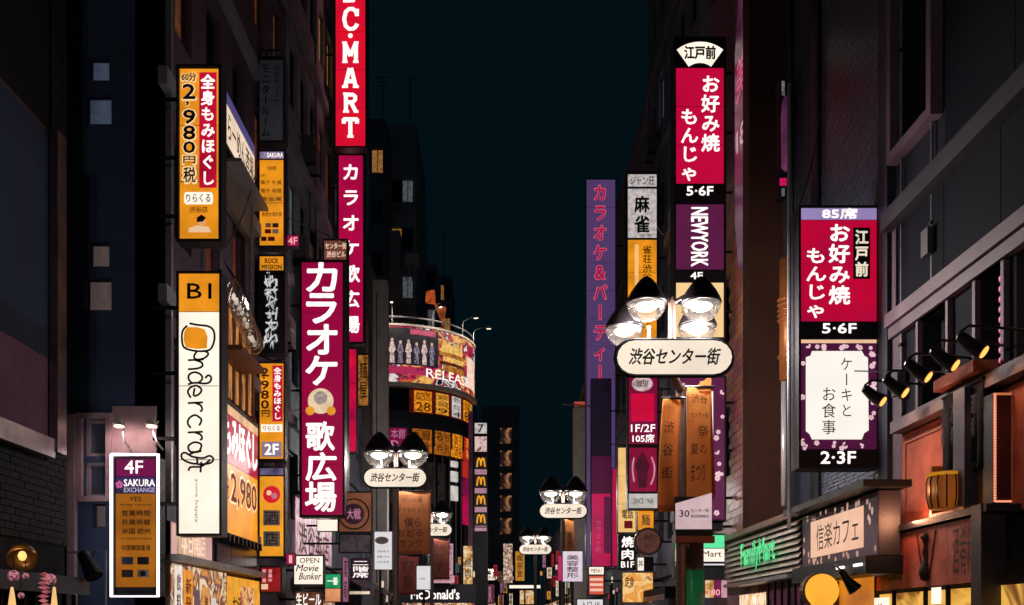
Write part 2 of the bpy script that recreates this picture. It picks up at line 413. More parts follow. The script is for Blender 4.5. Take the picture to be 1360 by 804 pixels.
mb = MB().box(T.X(-395), T.X(62), -.1, 0, -.08, .14); mb.obj('bottom_trim', mat('mirror_trim', '8e7d84'), T.o)

# ---- left: dark building facing the camera beyond the alley
FX0, FX1, FD = -12.0, -4.5, 13.2
B = building('tall dark facade with small square windows behind the exchange sign', (FX0, FD, 0), 0)
def fr(px0, px1, py0, py1, d=FD):
    a, b = P(px0, py1, d), P(px1, py0, d); return (a.x-FX0, b.x-FX0, a.z, b.z)
sm = [fr(117, 145, 75, 107), fr(113, 148, 125, 165), fr(117, 145, 321, 354), fr(113, 148, 369, 412), fr(122, 140, 669, 701)]
big = [fr(112, 146, 556, 606), fr(112, 146, 613, 661)]
grid_wall(B, sm+big, 0, 7.5, 0, 22, mat('navy_render', '4c5c7c', .85, 0, .3, .8, .2, .12), depth=.3)
BL = print_mat('blind_cool', ['3c4458', '566078', '6c7488'], 3, .42); BLW = print_mat('blind_warm', ['5a4c4c', '75625e'], 3, .5)
for i, r in enumerate(sm): window(B, *r, pane=(BL if i < 2 else BLW), y=.13, mull=0, fw=.02)
for r in big: window(B, *r, pane=mat('reflection_tint_pane', '5c6880', .3, 0, .3, 3, 0, .8), y=.1, mull=0, fw=.05, frame=mat('pale_frame', 'd8c4c8', .5, .3, .2))  # reflections in the big panes are put into their pale blue colour
a = fr(104, 150, 550, 667); rim(B, a[0], a[1], a[2], a[3], .07, mat('pink_grey_stone', 'c4a4ac', .65, 0, .3, 3), -.08, -.001, 'window_surround')
box('pilaster', mat('pink_grey_stone', ''), B, *fr(93, 103, 552, 900)[:2], -.1, -.001, 0, fr(93, 103, 552, 900)[3])
box('pilaster', mat('pink_grey_stone', ''), B, *fr(150, 208, 540, 900)[:2], -.02, -.001, 3.0, fr(93, 103, 540, 900)[3])
# its street side
S = bpy.data.objects.new('street_wall', None)
R = rows(.3, 8.0, 3.2, 21, 2.9, 5, .8, 1.5)
so = grid_wall(None, R, 0, 8.0, 0, 22, mat('plum_render', '5e5060', .8, 0, .35, 1), depth=.3, reveal=.2, name='street_wall')
bpy.data.objects.remove(S); so.parent = B; so.location = (7.5, .0, 0); so.rotation_euler = (0, 0, math.radians(90))
BRN = emit('window_rust', '7a3a26', .5, .3, 3)
for r in R:
    window(so, *r, pane=(BRN if random.random() < .45 else (LITD if random.random() < .3 else None)), y=.15, mull=1, trans=0)
for k in range(6):
    z = 3.1+2.9*k
    box('floor_band', CONC_D, B, 7.5, 7.62, .01, 8.0, z-.12, z+.12)
box('drain_pipe', STEEL, B, 7.52, 7.6, .25, .33, 0, 22)

# ---- left: three more street buildings
def street_building(label, x, y0, y1, h, m, n, lit=.2, depth=6, ww=.9, wh=1.5, fh=3.0, bands=True, name='building', z1=None):
    left = x < 0
    B = building(label, (x, y0 if left else y1, 0), 90 if left else -90, name); L = y1-y0
    R = rows(.2, L-.2, 3.0, h-.4, fh, n, ww, wh); grid_wall(B, R, 0, L, 0, h, m, depth=depth); fill(B, R, lit=lit)
    if bands:
        z = 3.0
        while z < h-1: box('floor_band', m, B, .002, L-.002, -.12, -.001, z-.1, z+.12); z += fh
    box('parapet', CONC_D, B, -.03, L+.03, -.15, .3, h+.002, h+.5)
    return B
street_building('dark building behind the tall crimson karaoke sign', XL, 21.25, 27.6, 26, CONC_D, 5, .16)
street_building('narrow dark building below the red shoe shop sign', XL-.05, 27.65, 33.5, 21, CONC_B, 4, .2)
street_building('slim office block with lit rooms beside the pale concrete pier', XL-1, 36.7, 44.5, 16.5, CONC_D, 5, .25)
# pale pier and mid blocks
def block(label, px0, px1, py0, d, dep, m, wn=0, lit=.1, name='building', fh=3.0, ww=.7, wh=1.4):
    a, b = P(px0, py0, d), P(px1, py0, d); B = building(label, (a.x, d, 0), 0, name)
    R = rows(.2, b.x-a.x-.2, 3., a.z-.5, fh, wn, ww, wh) if wn else []
    grid_wall(B, R, 0, b.x-a.x, 0, a.z, m, depth=dep); fill(B, R, lit=lit); return B
PALE = mat('pale_concrete', 'c0b8b2', .8, 0, .25, 1.5); MIDG = mat('mid_grey_concrete', 'a8aeb8', .85, 0, .3, 1.)
b = block('narrow pale concrete pier left of the curved billboard building', 495, 514, 372, 34.2, .6, mat('pier_concrete', 'e6dcd6', .8, 0, .25, 1.5), name='building_pier')
box('shadow_joint', DARK, b, .12, .15, -.004, -.001, 3, 13)
block('grey blank rooftop block above the pale pier', 488, 531, 306, 60, 2, MIDG)
block('tall dim tower rising behind the karaoke sign', 500, 553, 166, 62, 8, MIDG, 3, .45)  # lit panes on these dim blocks are added to lift their grey
block('taller slab of the dim tower row, left end', 490, 512, 158, 58, 3.8, CONC_B, 1, .4)
block('dim stepped block with railings right of the tower', 531, 560, 336, 70, 6, CONC_B, 2, .5)
block('low dim block behind the curved billboard', 556, 580, 350, 78, 6, MIDG, 2, .5)
block('farthest dim block stepping down toward the open sky', 578, 600, 368, 90, 6, CONC_B, 2, .5)
# rooftop frame with water tank
T = Front('water_tank', 'pale square rooftop tank on a steel frame above the dim roofs', 'water tank', 490, 515, 233, 306, 60.4)
MB().box(T.X(491), T.X(515), 0, .9, T.Z(266), T.Z(233)).obj('tank', PALE, T.o)
mb = MB()
for a, b in (((492, 306), (492, 267)), ((514, 306), (514, 267)), ((492, 305), (514, 268)), ((514, 305), (492, 268)), ((515, 275), (533, 275))):
    mb.tube([(T.X(a[0]), .2, T.Z(a[1])), (T.X(b[0]), .2, T.Z(b[1]))], .045, 5)
mb.obj('steel_frame', GREYM, T.o)
T = Front('water_tank', 'small railed rooftop cabin left of the orange lit roof sign', 'rooftop cabin', 538, 556, 337, 372, 60)
MB().box(T.X(538), T.X(556), 0, 1, T.Z(352), T.Z(337)).obj('cabin', PALE, T.o)
mb = MB()
for px in (539, 547, 555): mb.tube([(T.X(px), .2, 0), (T.X(px), .2, T.Z(353))], .035, 5)
mb.obj('legs', GREYM, T.o)
T.o.name = 'rooftop_cabin'
T = Front('roof_sign', 'orange lit angular roof sign above the curved billboard', 'sign', 560, 592, 382, 430, 58)
MB().prism([(T.X(565), T.Z(400)), (T.X(578), T.Z(402)), (T.X(577), T.Z(385)), (T.X(566), T.Z(387))], 0, .4).obj('upper_panel', emit('roof_orange', 'c4562a', .9, .35, 3), T.o)
MB().prism([(T.X(577), T.Z(404)), (T.X(588), T.Z(432)), (T.X(592), T.Z(408)), (T.X(584), T.Z(403))], 0, .4).obj('lower_panel', emit('roof_amber', 'a5512a', .9, .35, 3), T.o)

# ---- curved corner building
RC = 4.15; CCX, CCY = -5.45, 53.2
B = building('round cornered building wrapped by a picture billboard and shop signs', (CCX, CCY, 0), 0)
def arc(mb, r0, r1, z0, z1, a0, a1, n=24):
    A = [math.radians(a0+(a1-a0)*i/n) for i in range(n+1)]; vs = []
    for a in A:
        c, s_ = math.cos(a), math.sin(a)
        vs += [(r0*c, r0*s_, z0), (r1*c, r1*s_, z0), (r1*c, r1*s_, z1), (r0*c, r0*s_, z1)]
    fs = []
    for i in range(n):
        for k in range(4): fs.append((4*i+k, 4*i+4+k, 4*i+4+(k+1) % 4, 4*i+(k+1) % 4))
    fs += [(0, 1, 2, 3), (4*n+3, 4*n+2, 4*n+1, 4*n)]
    return mb.add(vs, fs)
zc = lambda py, d=49.2: EYE+(HY-py)/F*d
mb = arc(MB(), RC-.6, RC-.15, 0, zc(432), -93, 0); mb.box(RC-.6, RC-.15, .001, 24, 0, zc(432)); mb.obj('wall', mat('dark_glass_wall', '1b222c', .25, .3, .3, 1), B)
pic = print_mat('billboard_picture', ['101218', '4a2a38', 'e8dfd8', '1c1a28', 'c01848', 'a8702c', 'f0b860', '9a1850', '201020'], 1.1, 1., (1, 1, 1.3))
brd = arc(MB(), RC-.15, RC+.12, zc(507), zc(435), -92, -2, 30).obj('billboard', pic, B); brd['label'] = 'curved picture billboard lit from above with white lettering'
def on_arc(par, st, a0, a1, z0, z1, r, m, **kw):
    """letters bent round the corner"""
    mb = MB(); L = math.radians(a1-a0)*r
    for vs, fs in lay(st, 0, L, z0, z1, **kw):
        mb.add([(r*math.cos(math.radians(a0)+v[0]/r), r*math.sin(math.radians(a0)+v[0]/r), v[1]) for v in vs], fs)
    return mb.obj('lettering', m, par)
on_arc(brd, 'RELEASE', -63, -22, zc(500), zc(488), RC+.14, WHITE_L, bold=.02)
def patch(par, cols, a0, a1, p0, p1, nm, lab=None, k=.14):
    o = arc(MB(), RC+k-.03, RC+k, zc(p1), zc(p0), a0, a1, 8).obj(nm, cols, par); return o
def bent(par, shapes, r, m, nm='picture'):
    mb = MB()
    for sh in shapes:
        vs = [(r*math.cos(math.radians(a)), r*math.sin(math.radians(a)), zc(y)) for a, y in sh]; mb.add(vs, [tuple(range(len(vs)))])
    return mb.obj(nm, m, par)
patch(brd, print_mat('print_night', ['0c0e14', '1c1a26', '2c2430', '14121a'], 2, .9), -91, -54, 437, 486, 'picture')
patch(brd, print_mat('print_magenta', ['a02058', 'c03060', '501838'], 2, .8), -88, -58, 488, 498, 'picture')
patch(brd, print_mat('print_crimson', ['c02858', 'e06080', '702040'], 2, .8), -74, -56, 438, 445, 'picture', k=.15)
for k_ in range(6):
    a = -86+5.4*k_; h_ = (0, 3, 1, 4, 0, 2)[k_]
    bent(brd, [[(a-1.6, 484), (a+1.6, 484), (a+1.2, 470), (a+2.2, 466+h_), (a+1.1, 456+h_), (a-1.1, 456+h_), (a-2.3, 468), (a-1.3, 470)]], RC+.155, emit('figure_pale', 'e8d0c4', .95, .4, 9, '7c4450') if k_ % 2 == 0 else emit('figure_grey', '9c8c9c', .9, .4, 9, '2c2430'), 'figure_shape')
    bent(brd, [[(a+1.*math.cos(t*.785), 453.5+h_+2.6*math.sin(t*.785)) for t in range(7, -1, -1)]], RC+.155, emit('figure_skin', 'e0b8a0', .9, .2, 5), 'head_shape')
G1 = emit('gold_a', 'f5c468', 1., .25, 5); G2 = emit('gold_b', 'b8782c', 1., .3, 5)
for y0, y1, aa, ab, m_ in ((452, 462, -51, -31, G1), (463, 467, -53, -29, G2), (468, 474, -50, -30, G1), (475, 479, -53, -29, emit('brown_c', '5c3018', .9, .2)), (480, 487, -50, -30, G2)): patch(brd, m_, aa, ab, y0, y1, 'picture')
for k_ in range(5): a = -49+4.2*k_; bent(brd, [[(a-1.6, 452), (a+1.6, 452), (a, 444)]], RC+.145, G1, 'crown_point')
patch(brd, print_mat('print_pink', ['f0b8a0', 'ffe0c8', 'd08870'], 1.5, .95), -24, -8, 458, 500, 'picture')
patch(brd, emit('print_rose', 'b82050', .9, .3, 4), -24, -12, 440, 456, 'picture')
arc(MB(), RC-.1, RC+.24, zc(515), zc(509.5), -92, 0, 30).obj('lower_rim', PALE, B)
arc(MB(), RC-.12, RC+.16, zc(434.5), zc(431.5), -92, 0, 30).obj('upper_rim', PALE, B)
arc(MB(), RC-.15, RC-.05, zc(590), zc(545), -93, -1, 24).obj('blind_band', mat('grey_blind', '2c3442', .6, 0, .4, 3, 0, .5, (6, 6, .3)), B)
DR = ink('dark_red', '5c1410'); E_TI = emit('tile_amber', 'f0921e', 1., .3, 7); E_TJ = emit('tile_gold', 'e8a838', 1., .35, 9, 'a04a18')
def tile_sign(a0, a1, y0, y1, m_, tm, lines):
    p = arc(MB(), RC-.14, RC+.0, zc(y1), zc(y0), a0, a1, 5).obj('sign_panel', m_, B); n = len(lines); h = (y1-y0)/n
    for k_, tx in enumerate(lines): on_arc(p, tx, a0+1.2, a1-1.2, zc(y0+h*(k_+1)-1.), zc(y0+h*k_+1.2), RC+.015, tm, bold=.02)
arc(MB(), RC-.15, RC-.02, zc(547.5), zc(516.5), -74, -3, 24).obj('sign_backing', emit('band_red', '5c1410', .8, .3, 3), B)
for (a0, a1), m_, tm, ln in (((-71, -58), E_TI, DR, ('飲放題', '28')), ((-54.5, -43.5), E_TJ, DR, ('宴会', '期間', '9')), ((-40, -30), emit('white_dim', 'd8d2cc', .9, .2), BLACKP, ('文化', '教室', '4')), ((-26, -16), E_TI, DR, ('音楽', '8')), ((-13, -4), E_TJ, DR, ('金券', '60'))): tile_sign(a0, a1, 518, 546, m_, tm, ln)
E_RU = emit('rust_lit', 'a8481c', .8, .35, 4); E_MG = emit('magenta_dim', '8a1048', .8, .2, 2); E_AD = emit('amber_dim', 'b86a1c', .95, .35, 8, '5c280c')
for (a0, a1, m_, tm, ln) in ((-88, -76, E_MG, emit('pale_mg', 'c080a0', .9, .2), ('本館', 'B1')), (-72, -58, E_AD, DR, ('居酒屋', '和食')), (-55, -42, E_AD, DR, ('夜市', '焼鳥')), (-39, -28, E_TI, DR, ('餃子', '酒場')), (-24, -15, emit('red_dim', 'c02c24', .9, .2), E_YE, ('酒', '場')), (-12, -5, E_RU, BLACKP, ('劇', '場'))): tile_sign(a0, a1, 569, 600, m_, tm, ln)
for k_ in range(5): arc(MB(), RC-.16, RC-.12, zc(668), zc(612), -88+9*k_, -81+9*k_, 4).obj('window', emit('dim_room', '2c2420', .7, .6, 4, '0c0c10'), B)
for p0, p1, m_ in ((602, 624, emit('red_dim', '')), (626, 648, E_MG), (650, 690, emit('magenta_hot', 'b8104c', .9, .2))):
    arc(MB(), RC-.14, RC, zc(p1), zc(p0), -24, -14, 5).obj('sign_panel', m_, B)
for k, (p0, p1) in enumerate(((606, 614), (620, 634), (640, 660))):
    arc(MB(), RC-.14, RC-.02, zc(p1), zc(p0), -40, -33, 4).obj('notice', emit('white_dim', ''), B)
for k in range(14):   # vertical mullions
    a = math.radians(-90+k*7.); MB().box(-.03, .03, -.03, .03, 0, zc(600)-.1).obj('mullion', GREYM, B).location = ((RC-.1)*math.cos(a), (RC-.1)*math.sin(a), 0)
mb = MB(); mb.box(RC-.15, RC-.0, 1, 22, zc(520), zc(517)); mb.obj('floor_band', CONC, B)
# floodlights over the billboard
for i, (a, px) in enumerate(((-86, 0), (-58, 0), (-30, 0), (-8, 0))):
    r = RC+.1; x, y = CCX+r*math.cos(math.radians(a)), CCY+r*math.sin(math.radians(a)); z = zc(431)
    o = bpy.data.objects.new('floodlight', None); COL.objects.link(o); o.location = (x, y, z); o.rotation_euler = (0, 0, math.radians(a)); o.scale = (.6, .6, .6)
    tag(o, 'arm floodlight above the curved billboard, %s along the rim' % ('leftmost', 'second', 'third', 'rightmost')[i], 'floodlight', 'floodlights over the curved billboard')
    MB().tube([(0, 0, 0), (0, 0, 1.0), (.2, 0, 1.25), (1.15, 0, 1.45)], .045, 6).obj('arm', STEEL, o)
    MB().prism([(1.1, 1.3), (1.6, 1.25), (1.62, 1.45), (1.15, 1.55)], -.14, .14).obj('head', STEEL, o)
    MB().box(1.18, 1.55, -.1, .1, 1.24, 1.265).obj('lens', emit('flood_lens', 'fff0d8', 1.6, .05), o)
    l = bpy.data.lights.new('light', 'SPOT'); l.energy = 110; l.color = (1, .85, .7); l.spot_size = 2.2; l.spot_blend = .7; lo = bpy.data.objects.new('light', l); COL.objects.link(lo); lo.parent = o; lo.location = (1.36, 0, 1.2); lo.rotation_euler = (0, math.radians(38), 0)
mb = MB(); pts = [((RC+.05)*math.cos(math.radians(a)), (RC+.05)*math.sin(math.radians(a)), zc(422)) for a in range(-92, 1, 6)]
mb.tube(pts, .04, 5); 
mb.obj('rail', STEEL, B)

# ---- far buildings
b = block('distant dark block with four stacked warm windows at the street end', 640, 690, 540, 108, 10, CONC_B)
for k, py in enumerate((578, 608, 638, 668, 698)):
    a, c = P(664, py+12, 107.9), P(680, py-10, 107.9); ox = b.location.x
    w = window(b, a.x-ox, c.x-ox, a.z, c.z, pane=(print_mat('far_window', ['0c0c12', '2a1a18', 'b07850', '181418'], .8, .8)), y=-.04, mull=1)
block('far pale building with a red cap left of the purple sign', 762, 779, 541, 45.3, .6, mat('pier_concrete', ''), name='building')
g = sign('sign', 'red cap sign on top of the far pale building', 'sign', 762, 778, 533, 540.5, 45.2, .4, fw=0); g.panel(emit('coral_lit', 'c0503c', .8, .1), 762.5, 777.5, 533.7, 540)
street_building('dark building behind the purple karaoke party sign', XR+.1, 31.1, 46, 17.5, CONC_D, 8, .2)
street_building('long dark building at the right beyond the purple sign', XR+.1, 46.2, 59, 14, CONC_B, 6, .2)
street_building('tall dark building behind the mahjong sign', XR, 21.4, 31, 27, CONC_B, 6, .1)
street_building('long row of low shops with lit rooms deep on the right', XR+.2, 59.2, 105, 8.5, CONC_D, 16, .8, ww=1.6, wh=1.6, fh=2.6)
street_building('low lit shops past the golden M column on the left', -1.35, 58, 100, 7.5, CONC_D, 14, .8, ww=1.7, wh=1.6, fh=2.6)
# lit-brick building
B = building('building of glazed rust tiles lit orange and pink, beside the brown fin', (XR, 21.35, 0), -90)
R = [(.55, 1.25, 4.6, 6.0), (.55, 1.25, 7.2, 8.6)]
grid_wall(B, R, 0, 3.4, 0, 26, mat('mortar_mid', '8e7a78', .9), depth=8); fill(B, R)
TI = [mat('tile_rust', 'c88070', .35, 0, .25, 6), mat('tile_rose', 'c2747e', .35, 0, .25, 6), mat('tile_ochre', 'd08c68', .35, 0, .25, 6), mat('tile_plum', 'a86874', .35, 0, .25, 6)]
laid(B, 'tile', .02, 3.38, 3.25, 10.6, .42, .15, TI[0], 300, gap=.014, ms=TI, t=.025, skip=lambda x, z: any(r[0]-.1 < x < r[1]+.1 and r[2]-.05 < z < r[3]+.05 for r in R), order=lambda c: -c[0])
laid(B, 'tile', .02, 3.38, 10.6, 20, .42, .15, TI[3], 0, gap=.014, t=.025)
# brown fin
o = box('building_fin', mat('brown_fin', '4a2e26', .85, 0, .25, 1.2, .2, .12), None, P(995, 0, 17.45).x, P(1042, 0, 17.45).x, 17.45, 17.9, 2.9, 20); tag(o, 'tall flat brown fin wall standing between the tiled wall and the pipes', 'wall')
for k, py in enumerate((300, 480)): pass
# tile building
B = building('dark tiled building with pipes behind the tallest red restaurant sign', (5.0, 17.4, 0), -90)
grid_wall(B, [(2.9, 3.9, 4.0, 6.2)], 0, 4.9, 0, 24, mat('dark_mortar', '444856', .9), depth=8); fill(B, [(2.9, 3.9, 4.0, 6.2)], lit=0)
laid(B, 'tile', 2.12, 4.88, 6.9, 13.6, .115, .055, mat('slate_tile', '4c5468', .3, 0, .5, 9, .1), 0, gap=.008, t=.02)
laid(B, 'tile', 2.12, 4.88, 3.3, 4.0, .115, .055, mat('slate_tile', ''), 0, gap=.008, t=.02)
box('corner_panel', mat('corner_panel', '2e3444', .6, .1, .3), B, 4.6, 4.9, -.1, -.03, 3.2, 24)
box('dark_strip', DARK, B, 1.7, 2.1, -.06, -.001, 3.2, 24)  # dark strip standing slightly proud of the wall
# nearest right building
B = building('nearest right building with pink stone window frames and a sloping cornice', (5.0, 12.47, 0), -90)
def ry(px, X=5.0): return 12.47-X*F/(px-CX)
wr = [(ry(1198), ry(1247), 7.42, 12.5), (ry(1226), ry(1262), 4.15, 5.15), (ry(1303), ry(1336), 4.15, 5.15), (ry(1350), ry(1420), 4.15, 5.15)]
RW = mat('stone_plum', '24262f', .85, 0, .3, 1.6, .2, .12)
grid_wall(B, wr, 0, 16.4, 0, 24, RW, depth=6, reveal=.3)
for i, r in enumerate(wr): window(B, *r, y=.24, mull=(0, 4, 3, 1)[i], trans=(0, 2, 2, 1)[i], fw=(.03, .018, .018, .03)[i], frame=(None, mat('pale_frame', ''), None, None)[i], pane=(None, None, None, print_mat('lit_room', ['c87848', 'f0c090', '603828'], 2, .8))[i])
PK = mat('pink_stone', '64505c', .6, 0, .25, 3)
rim(B, wr[0][0]-.14, wr[0][1]+.1, wr[0][2]-.1, 13, .12, PK, -.14, -.001, 'window_surround')
for r in wr[1:3]: rim(B, r[0]-.07, r[1]+.07, r[2]-.07, r[3]+.07, .06, PK, -.06, -.001, 'window_surround')
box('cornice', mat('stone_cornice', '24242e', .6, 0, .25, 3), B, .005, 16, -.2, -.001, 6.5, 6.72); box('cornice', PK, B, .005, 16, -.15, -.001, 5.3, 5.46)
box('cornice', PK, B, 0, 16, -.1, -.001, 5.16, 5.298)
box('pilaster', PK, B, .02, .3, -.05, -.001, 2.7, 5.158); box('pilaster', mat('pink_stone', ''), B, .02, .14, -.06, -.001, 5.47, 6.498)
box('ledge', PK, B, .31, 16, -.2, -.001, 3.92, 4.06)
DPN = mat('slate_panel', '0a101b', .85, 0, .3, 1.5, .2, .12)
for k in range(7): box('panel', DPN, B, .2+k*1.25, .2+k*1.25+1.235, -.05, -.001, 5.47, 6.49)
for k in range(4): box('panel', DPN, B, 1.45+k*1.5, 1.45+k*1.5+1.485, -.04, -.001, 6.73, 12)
SAL = mat('salmon_plaster', 'b0604e', .75, 0, .45, 2.5, .5)
box('plaster_panel', SAL, B, .31, 1.55, -.05, -.001, 2.68, 3.9); rim(B, .42, 1.45, 2.8, 3.8, .025, mat('salmon_trim', '8e4a3a', .6), -.065, -.051, 'panel_moulding')
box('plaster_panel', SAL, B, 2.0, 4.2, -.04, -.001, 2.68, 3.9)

# ================================================================== street lamps
BULB = emit('bulb', 'ffecd4', 2.5, .02); BOARD = emit('lamp_board', 'fdebd6', 1.0, .06, 1.5); CAPM = mat('lamp_cap', '221e22', .3, .3, .3)
POSTM = mat('lamp_post_paint', '6f5a52', .45, .3, .3, 6)
def point(loc, w, col=(1, .9, .84), r=.08, par=None):
    l = bpy.data.lights.new('light', 'POINT'); l.energy = w; l.color = col; l.shadow_soft_size = r
    o = bpy.data.objects.new('light', l); COL.objects.link(o); o.location = loc; o.parent = par; return o
def spot(loc, to, w, col, ang=90, r=.04):
    l = bpy.data.lights.new('light', 'SPOT'); l.energy = w; l.color = col; l.spot_size = math.radians(ang); l.spot_blend = .6; l.shadow_soft_size = r
    o = bpy.data.objects.new('light', l); COL.objects.link(o); o.location = loc; o.rotation_euler = (Vector(to)-Vector(loc)).to_track_quat('-Z', 'Y').to_euler(); return o
def lamp_head(par, x, y, z, r=.255, en=22, k=1.):
    """conical black cap over a clear glass bowl with the bulb in it"""
    cap = MB().lathe([(.012, .35), (.045, .335), (.085, .3), (.14, .235), (.2, .15), (r*.95, .07), (r*1.03, .02), (r*1.04, -.005), (r*.95, -.01)], n=28).obj('cap', CAPM, par, True); cap.location = (x, y, z)
    MB().lathe([(r, -.012), (r*.98, -.06), (r*.85, -.14), (r*.6, -.205), (r*.3, -.235), (.001, -.24)], n=28).obj('bowl', clear_glass(), cap, True)
    MB().lathe([(.001, -.015), (.13, -.02), (.15, -.045), (.13, -.075), (.07, -.1), (.001, -.11)], n=16).obj('bulb', BULB, cap, True)
    MB().lathe([(r*.93, -.012), (r*.6, .0), (.15, .03)], n=24).obj('reflector', mat('white_enamel', 'e8e4dc', .3), cap, True)
    cap.scale = (k, k, k); point((x, y, z-.2), en, r=.1, par=par); return cap
def street_lamp(label, px, d, pyb, heads, four=False, shaft_px=None, en=22, extra=0., sy=.14, hk=1.45):
    """px = middle of the name board, pyb its middle height"""
    c = P(px, pyb, d); o = bpy.data.objects.new('street_lamp', None); COL.objects.link(o); o.location = (c.x, d, .12)
    tag(o, label, 'street lamp', 'street lamps with the shopping street name boards'); z = c.z-.12
    h, w = .235, .75
    pts = []
    for s_, a0 in ((1, -90), (-1, 90)):
        for k in range(9): a = math.radians(a0+22.5*k); pts.append((s_*(w-h)+h*math.cos(a)*1., h*.92*math.sin(a)))
    mb = MB().prism([(p[0], z+p[1]) for p in pts], -.07, .07); mb.obj('name_board', BOARD, o)
    mb = MB()
    rp = [(p[0]*1.02, -.0, z+p[1]*1.06) for p in pts]; mb.tube(rp+[rp[0]], .035, 6); mb.obj('board_rim', DARK, o)
    text(o, '渋谷センター街', -.6, .6, z-.1, z+.11, BLACKP, y=-.076, bold=.035, shear=.25)
    sx = ((shaft_px-CX)/F*d-c.x) if shaft_px else 0
    # shaft below and mast above
    MB().tube([(sx, sy, 0), (sx, sy, z-.3)], .075, 10).obj('post', POSTM, o)
    MB().tube([(sx, sy, z-.3), (sx*.5, (sy+.14)/2, z-.26), (0, .14, z-.18), (0, .14, z+.85)], [.06, .06, .055, .05], 10).obj('mast', mat('mast_pink', '5c4640', .5, .1, .2), o)
    for s_ in (-1, 1):
        MB().tube([(s_*.33, .0, z+.22), (s_*.33, .0, z+.42)], .022, 6).obj('hanger', STEEL, o)
    zh = z+.62+extra
    for (x, y, dz) in heads:
        lamp_head(o, x, y, zh+dz, en=en, k=hk)
        MB().tube([(0, .14, zh+.12), (x*.5, (.14+y)/2, zh+.2), (x, y, zh+dz+.1)], .025, 6).obj('arm', CAPM, o)
    return o
HD = [(-.4, .0, 0), (.4, .0, 0)]
LA = street_lamp('nearest street lamp, four glass bowls over its white name board', 895, 13.1, 476, [(-.365, -.02, .07), (.355, -.02, .07), (-.58, .55, -.09), (.43, .6, -.05)], shaft_px=914, sy=.5, hk=1., en=190, extra=.03)
LB = street_lamp('street lamp beside the curved billboard building, two bowls over its board', 525, 24.2, 635, [(-.39, 0, 0), (.43, 0, 0)], en=170)
LC = street_lamp('street lamp just left of the purple karaoke party sign', 748, 32, 679, HD, en=170)
LD = street_lamp('far street lamp alone against the dark sky at mid street', 711, 47, 730, HD, en=170)
LE = street_lamp('street lamp half hidden behind the big brown banner', 573, 37, 704, HD, en=170)
LF = street_lamp('farthest small street lamp low in the street gap', 647, 75, 767, HD, en=170)

dup(LA, (-2.5, -2.5, .12), None, 'street lamp behind the viewer on the left pavement edge, like the nearest one')  # extra lamp out of view, added to light the camera-facing walls
# ================================================================== left signs
INK_MA = ink('maroon', '6a0f2c'); INK_BR = ink('brown', '5a3218')
GL = 'signs projecting from the left wall'
T = sign('massage_sign', 'tall orange massage sign with a red strip reading 全身もみほぐし', 'sign', 235, 295, 87, 322, 13.0, .22, 'L', GL)
T.panel(E_OR, 239, 290, 92, 317); T.panel(E_RED, 265, 288, 97, 250, 2, 'red_strip')
T.text('全身もみほぐし', 267, 286, 99, 248, WHITE_L, 2, vertical=True, bold=.05)
hal = emit('halo_cream', 'ffd9a0', 1., .03)
T.texts([('60分', 240.5, 262, 96, 110, dict(bold=.09)), ('2', 242.5, 260.5, 112, 133, dict(bold=.11)), (',', 247, 252, 135, 142, dict(bold=.11)), ('9', 243, 260.5, 146, 166, dict(bold=.11)), ('8', 243, 260.5, 167, 187, dict(bold=.11)), ('0', 243, 260.5, 188, 205, dict(bold=.11)), ('円', 243, 261, 207, 219, dict(bold=.14)), ('税', 243, 261, 222, 244, dict(bold=.12))], hal, 1)
T.texts([('60分', 241.5, 261, 97.5, 108.5, dict(bold=.04))], INK_MA, 2)
T.texts([('2', 243.5, 259.5, 113, 132, dict(bold=.06)), (',', 247.5, 251.5, 135.5, 141.5, dict(bold=.06)), ('9', 244, 259.5, 147, 165, dict(bold=.06)), ('8', 244, 259.5, 168, 186, dict(bold=.06)), ('0', 244, 259.5, 189, 204, dict(bold=.06))], INK_MA, 2)
T.texts([('円', 244, 260, 208, 218, dict(bold=.03)), ('税', 244, 260, 223, 243, dict(bold=.03))], INK_MA, 2)
mb = MB(); cx, cz = T.X(264), T.Z(264)
mb.prism([(cx+a*T.s*19*1., cz+b*T.s*8) for a, b in ((-1, -.6), (-.9, -1), (.9, -1), (1, -.6), (1, .6), (.9, 1), (-.9, 1), (-1, .6))], -.016, -.008); mb.obj('name_plate', E_CREAM, T.o)
T.text('りらくる', 248, 280, 258.5, 269.5, BLACKP, 2, bold=.03)
T.text('渋谷店', 252, 276, 275, 283, ink('tan', 'b0681c'), 1, bold=.01)
mb = MB().disc(T.X(268), T.Z(295), .052, -.014, -.007); mb.obj('picture', emit('skin_print', 'f0a878', .9, .05), T.o)
mb = MB().prism([(T.X(250), T.Z(309)), (T.X(281), T.Z(309)), (T.X(277), T.Z(302)), (T.X(262), T.Z(300)), (T.X(252), T.Z(303))], -.013, -.0065); mb.obj('picture', emit('print_peachy', 'ffd2a8', .9, .1), T.o)
MB().prism([(T.X(262), T.Z(296)), (T.X(270), T.Z(295)), (T.X(274), T.Z(290)), (T.X(268), T.Z(286)), (T.X(262), T.Z(290))], -.02, -.0145).obj('picture', INK_BR, T.o)

